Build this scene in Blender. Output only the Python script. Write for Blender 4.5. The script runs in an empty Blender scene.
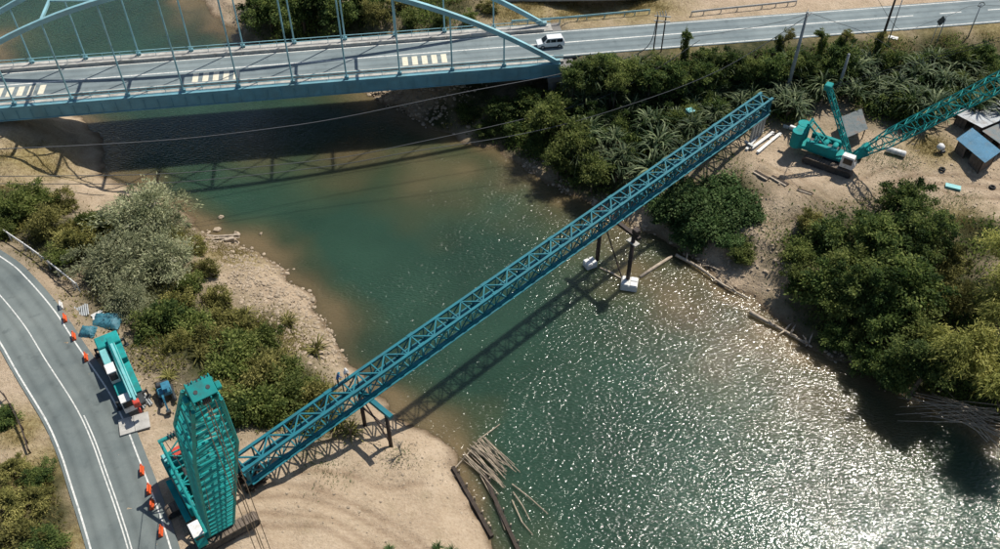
import bpy, bmesh, math, random
import numpy as np
from mathutils import Vector, Matrix

SC = bpy.context.scene
COL = SC.collection
rnd = random.Random(7)
NR = np.random.default_rng(11)
R = math.radians

# ------------------------------------------------------------------ camera, world, sun, exposure
CAM_Z, FOC = 90.0, 900.0          # drone height above the river, focal length in pixels of a 1000 px wide picture
cam_d = bpy.data.cameras.new('camera')
cam_d.sensor_width = 36; cam_d.lens = 36 * FOC / 1000; cam_d.clip_start = 0.5; cam_d.clip_end = 8000
cam = bpy.data.objects.new('camera', cam_d); COL.objects.link(cam)
cam.location = (0, 0, CAM_Z); cam.rotation_euler = (R(45), 0, 0)
SC.camera = cam
SUN_EL, SUN_AZ = R(57), R(42.5)
w = bpy.data.worlds.new('World'); SC.world = w; w.use_nodes = True
nt = w.node_tree; bg = nt.nodes['Background']
sky = nt.nodes.new('ShaderNodeTexSky'); sky.sky_type = 'NISHITA'; sky.sun_disc = False
sky.sun_elevation = SUN_EL; sky.sun_rotation = SUN_AZ
nt.links.new(sky.outputs[0], bg.inputs[0]); bg.inputs[1].default_value = 0.085
sl = bpy.data.lights.new('sun', 'SUN'); sl.energy = 4.6; sl.angle = R(0.53); sl.color = (1.0, 0.945, 0.86)
so = bpy.data.objects.new('sun', sl); COL.objects.link(so)
sdir = Vector((math.sin(SUN_AZ) * math.cos(SUN_EL), math.cos(SUN_AZ) * math.cos(SUN_EL), math.sin(SUN_EL)))
so.rotation_euler = (-sdir).to_track_quat('-Z', 'Y').to_euler(); so.location = (60, 80, 120)
SC.view_settings.view_transform = 'Standard'; SC.view_settings.look = 'None'
SC.view_settings.exposure = 0.3; SC.view_settings.gamma = 1.0; SC.view_settings.use_curve_mapping = False

# ------------------------------------------------------------------ helpers
S45 = math.sin(R(45))
def U(px, py, z=0.0):
    """ground position of a photo point at height z"""
    u = (px - 500) / FOC; v = (py - 274.5) / FOC
    t = (CAM_Z - z) / (S45 * (1 + v))
    return Vector((u * t, t * S45 * (1 - v), z))

def tag(o, label=None, cat=None, group=None, kind=None):
    if label: o['label'] = label
    if cat: o['category'] = cat
    if group: o['group'] = group
    if kind: o['kind'] = kind
    return o

def thing(name, loc, label, cat, group=None):
    o = bpy.data.objects.new(name, None); COL.objects.link(o)
    o.location = loc; o.empty_display_size = 0.3
    return tag(o, label, cat, group)

def root_loc(p):
    v = Vector((0, 0, 0))
    while p is not None:
        v += Vector(p.location); p = p.parent
    return v

class MB:
    """collects shapes (in world coordinates, or in a local frame M) for ONE mesh object"""
    def __init__(s, M=None): s.v = []; s.f = []; s.M = M or Matrix.Identity(4)
    def add(s, vs, fs):
        k = len(s.v); s.v += [s.M @ Vector(p) for p in vs]; s.f += [tuple(i + k for i in f) for f in fs]; return s
    def box(s, c, d, rz=0.0, rx=0.0, ry=0.0, bev=0.0, taper=1.0):
        m = Matrix.Translation(c) @ Matrix.Rotation(rz, 4, 'Z') @ Matrix.Rotation(ry, 4, 'Y') @ Matrix.Rotation(rx, 4, 'X')
        x, y, z = d[0] / 2, d[1] / 2, d[2] / 2
        if bev:
            b = min(bev, x * .9, y * .9, z * .9); vs = []
            for sz, lay in ((-1, 0), (-1, 1), (1, 1), (1, 0)):
                zz = sz * (z if lay == 0 else z - b); k = b if lay == 0 else 0
                t = taper if sz > 0 else 1
                X, Y = (x - k) * t, (y - k) * t
                bb = 0 if lay == 0 else b
                vs += [(-X + bb, -Y, zz), (X - bb, -Y, zz), (X, -Y + bb, zz), (X, Y - bb, zz), (X - bb, Y, zz), (-X + bb, Y, zz), (-X, Y - bb, zz), (-X, -Y + bb, zz)]
            fs = [tuple(range(7, -1, -1)), tuple(range(24, 32))]
            for l in range(3):
                for i in range(8):
                    j = (i + 1) % 8; fs.append((l * 8 + i, l * 8 + j, l * 8 + 8 + j, l * 8 + 8 + i))
        else:
            t = taper
            vs = [(-x, -y, -z), (x, -y, -z), (x, y, -z), (-x, y, -z), (-x * t, -y * t, z), (x * t, -y * t, z), (x * t, y * t, z), (-x * t, y * t, z)]
            fs = [(3, 2, 1, 0), (4, 5, 6, 7), (0, 1, 5, 4), (1, 2, 6, 5), (2, 3, 7, 6), (3, 0, 4, 7)]
        return s.add([m @ Vector(p) for p in vs], fs)
    def bar(s, p, q, w_, h_):
        p, q = Vector(p), Vector(q); d = q - p; L = d.length; z = d / L
        up = Vector((0, 0, 1)) if abs(z.z) < .97 else Vector((1, 0, 0))
        x = z.cross(up).normalized(); y = x.cross(z)
        vs = []
        for e in (p, q):
            for a, b in ((-1, -1), (1, -1), (1, 1), (-1, 1)): vs.append(e + x * a * w_ / 2 + y * b * h_ / 2)
        return s.add(vs, [(3, 2, 1, 0), (4, 5, 6, 7), (0, 1, 5, 4), (1, 2, 6, 5), (2, 3, 7, 6), (3, 0, 4, 7)])
    def path(s, pts, w_, h_):
        """rectangular section swept along points"""
        pts = [Vector(p) for p in pts]; n = len(pts); vs = []
        for i, p in enumerate(pts):
            d = (pts[min(i + 1, n - 1)] - pts[max(i - 1, 0)]).normalized()
            x = d.cross(Vector((0, 0, 1))).normalized(); y = x.cross(d)
            for a, b in ((-1, -1), (1, -1), (1, 1), (-1, 1)): vs.append(p + x * a * w_ / 2 + y * b * h_ / 2)
        fs = [(3, 2, 1, 0), tuple(range(4 * n - 4, 4 * n))]
        for i in range(n - 1):
            for a in range(4):
                b = (a + 1) % 4; fs.append((i * 4 + a, i * 4 + b, i * 4 + 4 + b, i * 4 + 4 + a))
        return s.add(vs, fs)
    def tube(s, pts, r, n=8):
        pts = [Vector(p) for p in pts]; m = len(pts); vs = []
        rr = r if isinstance(r, (list, tuple)) else [r] * m
        for i, p in enumerate(pts):
            d = (pts[min(i + 1, m - 1)] - pts[max(i - 1, 0)]).normalized()
            up = Vector((0, 0, 1)) if abs(d.z) < .9 else Vector((1, 0, 0))
            x = d.cross(up).normalized(); y = d.cross(x)
            for k in range(n):
                a = 2 * math.pi * k / n; vs.append(p + (x * math.cos(a) + y * math.sin(a)) * rr[i])
        fs = [tuple(range(n - 1, -1, -1)), tuple(range((m - 1) * n, m * n))]
        for i in range(m - 1):
            for k in range(n):
                j = (k + 1) % n; fs.append((i * n + k, i * n + j, i * n + n + j, i * n + n + k))
        return s.add(vs, fs)
    def prism(s, poly, z0, z1):
        n = len(poly)
        vs = [(p[0], p[1], z0) for p in poly] + [(p[0], p[1], z1) for p in poly]
        fs = [tuple(range(n - 1, -1, -1)), tuple(range(n, 2 * n))] + [(i, (i + 1) % n, n + (i + 1) % n, n + i) for i in range(n)]
        return s.add(vs, fs)
    def extr(s, prof, y0, y1):
        """profile in local x,z pushed along local y"""
        n = len(prof)
        vs = [(p[0], y0, p[1]) for p in prof] + [(p[0], y1, p[1]) for p in prof]
        fs = [tuple(range(n)), tuple(range(2 * n - 1, n - 1, -1))] + [(i, n + i, n + (i + 1) % n, (i + 1) % n) for i in range(n)]
        return s.add(vs, fs)
    def mesh(s, name, m, off=Vector((0, 0, 0)), smooth=False):
        me = bpy.data.meshes.new(name)
        me.from_pydata([tuple(p - off) for p in s.v], [], s.f); me.update()
        if smooth: me.polygons.foreach_set('use_smooth', [True] * len(me.polygons))
        if m: me.materials.append(m)
        return me
    def build(s, name, m, parent=None, smooth=False, loc=None):
        off = root_loc(parent) if parent else Vector(loc or (0, 0, 0))
        o = bpy.data.objects.new(name, s.mesh(name, m, off, smooth)); COL.objects.link(o)
        if parent: o.parent = parent
        else: o.location = off
        return o

UNIT = {}
def unit_mesh(kind, m):
    k = (kind, m.name)
    if k not in UNIT:
        b = MB()
        if kind == 'box': b.box((0, 0, .5), (1, 1, 1))
        else: b.tube([(0, 0, 0), (0, 0, 1)], 1.0, 8)
        UNIT[k] = b.mesh('unit_' + kind, m, smooth=False)
    return UNIT[k]
def ubar(name, p, q, r, m, parent, kind='tube', r2=None, side=None):
    """one bar as an object of its own; all bars of a material share mesh data"""
    p, q = Vector(p), Vector(q); d = q - p; L = d.length; z = d / L
    up = Vector(side) if side is not None else (Vector((0, 0, 1)) if abs(z.z) < .97 else Vector((1, 0, 0)))
    x = z.cross(up).normalized(); y = z.cross(x)
    off = root_loc(parent)
    M = Matrix(((x.x * r, y.x * (r2 or r), z.x * L, p.x - off.x), (x.y * r, y.y * (r2 or r), z.y * L, p.y - off.y), (x.z * r, y.z * (r2 or r), z.z * L, p.z - off.z), (0, 0, 0, 1)))
    o = bpy.data.objects.new(name, unit_mesh(kind, m)); COL.objects.link(o)
    o.parent = parent; o.matrix_basis = M
    return o

def mat(name, col, rough=.7, metal=0.0, var=.25, vscale=1.5, bump=.0, bscale=8.0, dirt=None, dscale=.8, spec=.4):
    m = bpy.data.materials.new(name); m.use_nodes = True; t = m.node_tree; N = t.nodes; L = t.links
    b = N['Principled BSDF']; b.inputs['Roughness'].default_value = rough; b.inputs['Metallic'].default_value = metal
    b.inputs['Specular IOR Level'].default_value = spec
    g = N.new('ShaderNodeNewGeometry')
    nz = N.new('ShaderNodeTexNoise'); nz.inputs['Scale'].default_value = vscale; nz.inputs['Detail'].default_value = 5; nz.inputs['Roughness'].default_value = .62
    L.new(g.outputs['Position'], nz.inputs['Vector'])
    cr = N.new('ShaderNodeValToRGB'); cr.color_ramp.elements[0].position = .28; cr.color_ramp.elements[1].position = .72
    c = Vector(col); lo = [max(0, x * (1 - var)) for x in c]; hi = [min(1, x * (1 + var)) for x in c]
    cr.color_ramp.elements[0].color = (*lo, 1); cr.color_ramp.elements[1].color = (*hi, 1)
    L.new(nz.outputs[0], cr.inputs[0]); out = cr.outputs[0]
    if dirt:
        n2 = N.new('ShaderNodeTexNoise'); n2.inputs['Scale'].default_value = dscale; n2.inputs['Detail'].default_value = 8; n2.inputs['Roughness'].default_value = .7
        L.new(g.outputs['Position'], n2.inputs['Vector'])
        r2 = N.new('ShaderNodeValToRGB'); r2.color_ramp.elements[0].position = .5; r2.color_ramp.elements[1].position = .68
        L.new(n2.outputs[0], r2.inputs[0])
        mx = N.new('ShaderNodeMix'); mx.data_type = 'RGBA'; mx.inputs[7].default_value = (*dirt, 1)
        L.new(r2.outputs[0], mx.inputs[0]); L.new(out, mx.inputs[6]); out = mx.outputs[2]
    L.new(out, b.inputs['Base Color'])
    if bump:
        n3 = N.new('ShaderNodeTexNoise'); n3.inputs['Scale'].default_value = bscale; n3.inputs['Detail'].default_value = 6
        L.new(g.outputs['Position'], n3.inputs['Vector'])
        bp = N.new('ShaderNodeBump'); bp.inputs['Strength'].default_value = 1; bp.inputs['Distance'].default_value = bump
        L.new(n3.outputs[0], bp.inputs['Height']); L.new(bp.outputs[0], b.inputs['Normal'])
    return m

def leaf_mat(name, c0, c1, c2, rough=.7, trans=.38):
    m = bpy.data.materials.new(name); m.use_nodes = True; t = m.node_tree; N = t.nodes; L = t.links
    b = N['Principled BSDF']; b.inputs['Roughness'].default_value = rough; b.inputs['Specular IOR Level'].default_value = .2
    a = N.new('ShaderNodeAttribute'); a.attribute_name = 'rnd'
    cr = N.new('ShaderNodeValToRGB'); cr.color_ramp.elements[0].color = (*c0, 1); cr.color_ramp.elements[1].color = (*c2, 1)
    e = cr.color_ramp.elements.new(.5); e.color = (*c1, 1)
    L.new(a.outputs['Fac'], cr.inputs[0])
    oi = N.new('ShaderNodeObjectInfo'); hs = N.new('ShaderNodeHueSaturation')
    mr = N.new('ShaderNodeMapRange'); mr.inputs[3].default_value = .78; mr.inputs[4].default_value = 1.22
    L.new(oi.outputs['Random'], mr.inputs[0]); L.new(mr.outputs[0], hs.inputs['Value']); L.new(cr.outputs[0], hs.inputs['Color'])
    L.new(hs.outputs[0], b.inputs['Base Color'])
    tr = N.new('ShaderNodeBsdfTranslucent'); L.new(hs.outputs[0], tr.inputs[0])
    ms = N.new('ShaderNodeMixShader'); ms.inputs[0].default_value = trans
    L.new(b.outputs[0], ms.inputs[1]); L.new(tr.outputs[0], ms.inputs[2]); L.new(ms.outputs[0], N['Material Output'].inputs[0])
    return m

M_ = {}
M_['teal'] = mat('truss_blue_paint', (.006, .130, .165), .5, 0, .18, .6, dirt=(.015, .10, .125), dscale=.5, spec=.3)
M_['bridge'] = mat('bridge_blue_paint', (.13, .285, .335), .6, 0, .2, .35, dirt=(.13, .24, .26), dscale=.25, spec=.25)
M_['arch'] = mat('arch_pale_paint', (.22, .42, .46), .5, 0, .25, .4, dirt=(.22, .34, .36), dscale=.3)
M_['crane'] = mat('crane_turquoise_paint', (.012, .235, .225), .78, 0, .28, .5, dirt=(.03, .15, .145), dscale=1.1, spec=.2)
M_['craned'] = mat('crane_dark_steel', (.03, .034, .036), .55, 0, .5, 2)
M_['pale_teal'] = mat('pale_teal_paint', (.16, .42, .42), .5, 0, .2, 1)
M_['steel_rust'] = mat('rusty_dark_steel', (.035, .024, .02), .7, 0, .5, 2)
M_['white'] = mat('white_paint', (.62, .62, .6), .5, 0, .12, 1.2, dirt=(.4, .37, .32), dscale=1.2)
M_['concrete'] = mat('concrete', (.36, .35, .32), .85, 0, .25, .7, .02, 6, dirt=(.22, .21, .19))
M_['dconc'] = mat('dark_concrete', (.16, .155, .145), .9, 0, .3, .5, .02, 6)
M_['asphalt'] = None
M_['paint_white'] = mat('road_paint', (.58, .58, .54), .8, 0, .22, 3, dirt=(.24, .26, .255), dscale=3.5)
M_['rubber'] = mat('rubber', (.018, .018, .018), .8)
M_['glass'] = mat('dark_glass', (.012, .016, .02), .08, 0, .1)
M_['orange'] = mat('orange_plastic', (.62, .09, .02), .5, 0, .2, 2)
M_['red'] = mat('red_paint', (.45, .05, .03), .5)
M_['galv'] = mat('galvanised_steel', (.36, .38, .38), .45, .3, .2, 1)
M_['roof_white'] = mat('roof_white_sheet', (.52, .54, .54), .4, .1, .15, .8, dirt=(.36, .34, .31), dscale=.7)
M_['roof_blue'] = mat('roof_blue_sheet', (.085, .21, .31), .4, .1, .2, .8, dirt=(.13, .2, .24), dscale=.9)
M_['roof_grey'] = mat('roof_grey_sheet', (.2, .23, .23), .5, .1, .25, .8, dirt=(.26, .2, .16), dscale=.8)
M_['wood_pale'] = mat('weathered_wood', (.36, .30, .23), .85, 0, .4, 2.5)
M_['bamboo_dry'] = mat('dry_bamboo', (.31, .255, .185), .8, 0, .45, 1.5)
M_['wood_dark'] = mat('dark_timber', (.045, .034, .026), .9, 0, .5, 2)
M_['bark'] = mat('bark', (.11, .085, .06), .9, 0, .4, 3)
M_['bark_pale'] = mat('pale_bark', (.33, .31, .27), .9, 0, .3, 3)
M_['pole'] = mat('grey_pole', (.2, .22, .225), .8, 0, .25, 1.2)
M_['cable'] = mat('cable', (.07, .075, .08), .6, 0, .1)
M_['rope'] = mat('wire_rope', (.16, .13, .09), .6, .2, .2)
M_['stone'] = mat('stones', (.33, .265, .19), .95, 0, .4, 1.1)
M_['dblue'] = mat('dark_blue_sheeting', (.03, .13, .17), .6, 0, .4, 2.0, .05, 3)
M_['mblue'] = mat('machine_blue', (.03, .16, .24), .5, 0, .3, 2)
M_['skin'] = mat('skin', (.3, .17, .11), .6, 0, .1)
M_['shirt_w'] = mat('white_shirt', (.7, .7, .7), .8, 0, .1)
M_['shirt_b'] = mat('blue_overall', (.04, .12, .28), .8, 0, .1)
M_['trousers'] = mat('dark_trousers', (.02, .022, .03), .9, 0, .2)
L_ = {}
L_['broad'] = leaf_mat('leaf_dark_green', (.014, .034, .010), (.07, .112, .027), (.24, .28, .075), .7, .45)
L_['vine'] = leaf_mat('leaf_fresh_green', (.024, .055, .016), (.075, .135, .042), (.17, .235, .085))
L_['olive'] = leaf_mat('leaf_olive', (.045, .05, .014), (.165, .16, .043), (.40, .36, .12))
L_['silver'] = leaf_mat('leaf_silver', (.085, .10, .05), (.25, .27, .145), (.48, .475, .29), .8, .3)
L_['bamboo'] = leaf_mat('leaf_bamboo', (.08, .095, .02), (.31, .32, .08), (.62, .58, .19), .7, .45)
L_['strap'] = leaf_mat('leaf_strap', (.016, .036, .014), (.035, .062, .022), (.24, .28, .14), .6, .3)
L_['fresh'] = leaf_mat('leaf_yellow_green', (.03, .05, .012), (.105, .14, .032), (.27, .29, .085), .7, .42)
L_['dry'] = leaf_mat('leaf_dry_grass', (.10, .08, .025), (.21, .17, .06), (.36, .29, .12), .7, .3)

# ------------------------------------------------------------------ terrain functions
def vnoise(x, y, scale, seed, n=256):
    g = np.random.default_rng(seed).random((n, n))
    X = np.asarray(x) * scale; Y = np.asarray(y) * scale
    i = np.floor(X).astype(int); j = np.floor(Y).astype(int); a = X - i; b = Y - j
    a = a * a * (3 - 2 * a); b = b * b * (3 - 2 * b)
    i0, i1, j0, j1 = i % n, (i + 1) % n, j % n, (j + 1) % n
    return (g[i0, j0] * (1 - a) + g[i1, j0] * a) * (1 - b) + (g[i0, j1] * (1 - a) + g[i1, j1] * a) * b - .5

_w = [(-330, -120), (-60, 5), (0, 62), (62, 108), (97, 135), (108, 152), (98, 177), (140, 190), (185, 212), (208, 236), (243, 246), (274, 264), (299, 284),
      (319, 309), (333, 340), (346, 365), (372, 392), (402, 420), (430, 436), (450, 447), (457, 466), (470, 492), (486, 522), (498, 549), (520, 640), (600, 900),
      (1500, 900), (1500, 500), (1100, 470), (1000, 428), (960, 412), (925, 398), (885, 382), (850, 362), (812, 348), (788, 328), (752, 298), (722, 286), (692, 258), (665, 240),
      (640, 228), (600, 205), (572, 196), (545, 180), (520, 164), (500, 150), (468, 142), (436, 130), (402, 110), (372, 96), (300, 66), (243, 36), (222, 20), (195, -5), (150, -60), (0, -180)]
WPOLY = np.array([tuple(U(a, b, 0))[:2] for a, b in _w])
def sdist(x, y):
    """signed distance to the waterline, positive on land"""
    x = np.asarray(x, float); y = np.asarray(y, float)
    best = np.full(x.shape, 1e18); ins = np.zeros(x.shape, bool); n = len(WPOLY)
    for k in range(n):
        ax, ay = WPOLY[k]; bx, by = WPOLY[(k + 1) % n]; dx, dy = bx - ax, by - ay
        t = np.clip(((x - ax) * dx + (y - ay) * dy) / (dx * dx + dy * dy), 0, 1)
        best = np.minimum(best, (x - ax - t * dx) ** 2 + (y - ay - t * dy) ** 2)
        c = ((ay > y) != (by > y)); xi = ax + (y - ay) * dx / (dy if abs(dy) > 1e-9 else 1e-9)
        ins ^= c & (x < xi)
    d = np.sqrt(best)
    return np.where(ins, -d, d)
_c = [(0, 200, 8.6), (50, 240, 8.4), (100, 300, 8.3), (140, 420, 8.9), (200, 470, 8.8), (230, 520, 8.5), (160, 360, 8.6), (180, 300, 6.5), (230, 300, 4), (280, 300, 2.2), (260, 380, 5.5), (200, 400, 8.2), (330, 420, 3.6),
      (245, 480, 8), (300, 470, 6.6), (350, 470, 4.6), (400, 480, 3), (440, 480, 2), (300, 540, 6.4), (400, 540, 3.6), (470, 530, 2), (0, 122, 7.5), (0, 165, 6.5), (40, 150, 4.5), (60, 172, 3.5), (85, 140, 1.2), (130, 200, 3.5), (130, 250, 6),
      (0, 400, 9.2), (0, 500, 9.6), (40, 549, 9.2), (-100, 300, 10), (-100, 500, 11), (200, 640, 8), (400, 640, 5),
      (500, 130, 3), (540, 120, 5), (600, 150, 4), (640, 190, 3), (700, 150, 5.4), (760, 150, 6), (800, 190, 6), (850, 200, 6), (900, 150, 6.4), (980, 200, 6.6), (980, 120, 7), (690, 200, 4), (720, 230, 3.2), (760, 230, 4.6), (740, 265, 1.8),
      (850, 280, 4.5), (900, 300, 4.5), (950, 350, 4.2), (1000, 400, 3.5), (850, 340, 2), (900, 90, 7.5), (700, 90, 6), (600, 95, 5.5), (800, 80, 7), (1000, 60, 8.5), (1080, 200, 7), (1080, 350, 6),
      (300, 15, 5), (250, 25, 2.5), (215, 8, 1.3), (400, 10, 8), (500, 5, 9.7), (700, -2, 10.4), (900, -10, 11), (1000, -30, 11), (300, -60, 8), (600, -60, 11), (-60, 40, 6), (-120, 10, 8)]
CPTS = np.array([tuple(U(a, b, z)) for a, b, z in _c])
# roads
_lr = [(-150, 205), (-70, 245), (-20, 275), (0, 293), (26, 325), (47, 359), (76, 404), (92, 437), (104, 470), (118, 510), (130, 549), (142, 600), (150, 680), (150, 800)]
def smooth_poly(P, n=6):
    out = []
    for i in range(len(P) - 1):
        p0, p1, p2, p3 = P[max(i - 1, 0)], P[i], P[i + 1], P[min(i + 2, len(P) - 1)]
        for k in range(n):
            t = k / n
            out.append(.5 * ((2 * p1) + (p2 - p0) * t + (2 * p0 - 5 * p1 + 4 * p2 - p3) * t * t + (3 * p1 - p0 - 3 * p2 + p3) * t ** 3))
    out.append(P[-1]); return out
LZ, TZ = 9.0, 10.5
LROAD = smooth_poly([U(a, b, LZ) for a, b in _lr])
LR = np.array([p[:2] for p in LROAD])
BO = Vector((9.0, 128.3, TZ)); BE = Vector((math.cos(R(8.25)), math.sin(R(8.25)), 0)); BN = Vector((-BE.y, BE.x, 0))
BL, BW = 101.3, 12.2
def B(s, t, z): return Vector((BO.x, BO.y, 0)) + BE * s + BN * t + Vector((0, 0, z))
def pdist(x, y, P):
    best = np.full(np.shape(x), 1e18)
    for k in range(len(P) - 1):
        ax, ay = P[k]; bx, by = P[k + 1]; dx, dy = bx - ax, by - ay
        t = np.clip(((x - ax) * dx + (y - ay) * dy) / (dx * dx + dy * dy), 0, 1)
        best = np.minimum(best, (x - ax - t * dx) ** 2 + (y - ay - t * dy) ** 2)
    return np.sqrt(best)
def sstep(a, b, x):
    t = np.clip((x - a) / (b - a), 0, 1); return t * t * (3 - 2 * t)
RUT = [[(255, 500), (300, 492), (350, 500), (400, 520), (430, 545)], [(262, 512), (305, 503), (350, 511), (395, 530), (420, 549)], [(250, 530), (320, 520), (370, 540), (380, 560)], [(240, 545), (315, 531), (362, 549)],
       [(300, 480), (340, 470), (380, 478), (420, 470)], [(760, 160), (800, 178), (850, 205), (900, 180), (960, 178), (1010, 185)], [(757, 166), (797, 186), (850, 213), (905, 188), (960, 186), (1010, 193)], [(745, 165), (740, 190), (770, 215), (800, 212)], [(860, 180), (900, 170), (950, 195), (1005, 200)]]
RUTW = [np.array([tuple(p)[:2] for p in smooth_poly([U(a, b, 5 if a < 600 else 6) for a, b in r], 4)]) for r in RUT]
def ruts(x, y):
    s = np.zeros(np.shape(x))
    for r in RUTW: s = np.maximum(s, np.exp(-(pdist(x, y, r) / .38) ** 2))
    return s
def heights(x, y):
    x = np.asarray(x, float); y = np.asarray(y, float)
    num = np.zeros(x.shape); den = np.zeros(x.shape)
    for cx, cy, cz in CPTS:
        ww = 1 / ((x - cx) ** 2 + (y - cy) ** 2 + 6) ** 1.7; num += ww * cz; den += ww
    z = num / den
    z += vnoise(x, y, .12, 3) * 1.0 + vnoise(x, y, .5, 4) * .3 + vnoise(x, y, 1.5, 5) * .12
    sd = sdist(x, y) + vnoise(x, y, .35, 6) * 1.6 + vnoise(x, y, 1.1, 7) * .6
    s = (x - BO.x) * BE.x + (y - BO.y) * BE.y; t = (x - BO.x) * BN.x + (y - BO.y) * BN.y
    onland = np.maximum(sstep(-1, 5, s), sstep(-BL + 1, -BL - 5, s))
    k = sstep(13.5, 6.8, np.abs(t - BW / 2)) * onland
    z = z * (1 - k) + (TZ - .12) * k
    dl = pdist(x, y, LR); k2 = sstep(7.5, 4.6, dl)
    z = z * (1 - k2) + (LZ - .1) * k2
    z = z - .10 * ruts(x, y) + .22 * np.maximum(vnoise(x, y, .8, 8) + vnoise(x, y, 2.0, 9) * .6 - .12, 0)
    shore = .04 + np.where(sd > 0, sd * .42 + np.maximum(sd - 3, 0) * .35, 0)
    z = np.where(sd > 0, np.minimum(z, shore), np.maximum(sd * .22, -4.0))
    return z
def hz(x, y): return float(heights(np.array([x]), np.array([y]))[0])
def G(px, py, it=5):
    """point of the terrain seen at a photo point"""
    z = 5.0
    for _ in range(it + 3):
        p = U(px, py, z); z = .5 * z + .5 * hz(p.x, p.y)
    p = U(px, py, z); return Vector((p.x, p.y, hz(p.x, p.y)))

# ground cover: gaussian spots (photo x, photo y, height, radius m)
VEG = [(475, 108, 2, 6), (515, 112, 4, 8), (545, 95, 6, 8), (500, 132, 2, 6), (540, 130, 4, 6), (440, 118, 1, 4), (20, 215, 8, 7), (60, 240, 8, 6), (110, 240, 7, 7), (150, 220, 5, 7), (140, 290, 7, 8), (190, 340, 6, 8), (230, 370, 5, 8), (280, 390, 5, 7), (310, 410, 4, 5), (240, 330, 5, 6), (44, 490, 9, 2.5), (48, 520, 9, 2.5), (0, 540, 9, 3),
       (300, 15, 6, 9), (360, 12, 7, 9), (430, 12, 8, 9), (280, 0, 6, 9), (560, 120, 4, 8), (600, 100, 5, 9), (600, 160, 4, 8), (650, 100, 5, 9), (650, 150, 5, 8), (700, 100, 6, 9), (690, 150, 5, 6), (700, 200, 4, 5.5), (735, 195, 4, 4),
       (750, 80, 6, 9), (800, 80, 7, 9), (860, 80, 7, 9), (900, 90, 7, 9), (950, 70, 8, 9), (1000, 80, 8, 10), (780, 110, 6, 5), (880, 105, 7, 6), (850, 250, 5, 9), (900, 250, 5, 9), (850, 310, 4, 9), (920, 320, 4, 9), (970, 300, 5, 9), (980, 360, 4, 9), (800, 250, 4, 4), (930, 390, 3, 8), (1000, 420, 3, 8), (980, 240, 6, 5), (742, 248, 3, 2)]
DRY = [(520, 8, 10, 8), (580, 6, 10, 8), (640, 6, 10, 8), (450, 0, 9, 6), (720, 50, 9, 5), (770, 45, 10, 5), (830, 45, 10, 5), (890, 42, 10, 5), (940, 38, 10, 5), (990, 32, 10, 5), (680, 55, 9, 4), (30, 160, 5, 6), (5, 190, 7, 4), (50, 470, 9, 4), (20, 500, 9, 5), (35, 530, 9, 4), (70, 540, 9, 2.5), (20, 430, 9, 3), (930, 150, 6.5, 4), (280, 340, 3, 5), (230, 250, 2, 5), (960, 225, 6, 4)]
def spots(x, y, L):
    s = np.zeros(np.shape(x))
    for a, b, z, r in L:
        p = U(a, b, z); s = np.maximum(s, np.exp(-((x - p.x) ** 2 + (y - p.y) ** 2) / (r * r * 1.1)))
    return s

# ------------------------------------------------------------------ terrain mesh (one sheet to the horizon)
def axis(a, b, step, far):
    inner = np.arange(a, b + step / 2, step); o = []; d = step; p = b
    while p < far: d *= 1.35; p += d; o.append(p)
    lo = [a - (q - b) for q in o][::-1]
    return np.concatenate([lo, inner, o])
gx = axis(-112, 112, .4, 3200); gy = axis(38, 182, .4, 3200)
GX, GY = np.meshgrid(gx, gy); nx, ny = len(gx), len(gy)
HX = np.clip(GX, -160, 160); HY = np.clip(GY, -20, 230)
Z = heights(HX, HY)
me = bpy.data.meshes.new('ground')
me.vertices.add(nx * ny); me.vertices.foreach_set('co', np.stack([GX, GY, Z], -1).ravel())
ii = (np.arange(ny - 1)[:, None] * nx + np.arange(nx - 1)[None]).ravel()
fc = np.stack([ii, ii + 1, ii + nx + 1, ii + nx], -1)
me.loops.add(fc.size); me.loops.foreach_set('vertex_index', fc.ravel())
me.polygons.add(len(fc)); me.polygons.foreach_set('loop_start', np.arange(len(fc)) * 4)
me.polygons.foreach_set('use_smooth', np.ones(len(fc), bool)); me.update()
nz_ = vnoise(GX, GY, .6, 21) * .5 + vnoise(GX, GY, 1.7, 22) * .4
at = me.attributes.new('rut', 'FLOAT', 'POINT'); at.data.foreach_set('value', np.clip(ruts(GX, GY) * .8 + vnoise(GX, GY, 1.2, 24) * .5 * ruts(GX, GY), 0, 1).ravel().astype(np.float32))
for nm, arr in (('veg', spots(GX, GY, VEG)), ('dry', spots(GX, GY, DRY))):
    at = me.attributes.new(nm, 'FLOAT', 'POINT'); at.data.foreach_set('value', np.clip(arr * 1.25 + nz_ * .45 - .05, 0, 1).ravel().astype(np.float32))
at = me.attributes.new('wet', 'FLOAT', 'POINT'); at.data.foreach_set('value', np.clip(1 - (Z + vnoise(GX, GY, .8, 23) * .25) / .45, 0, 1).ravel().astype(np.float32))

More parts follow.
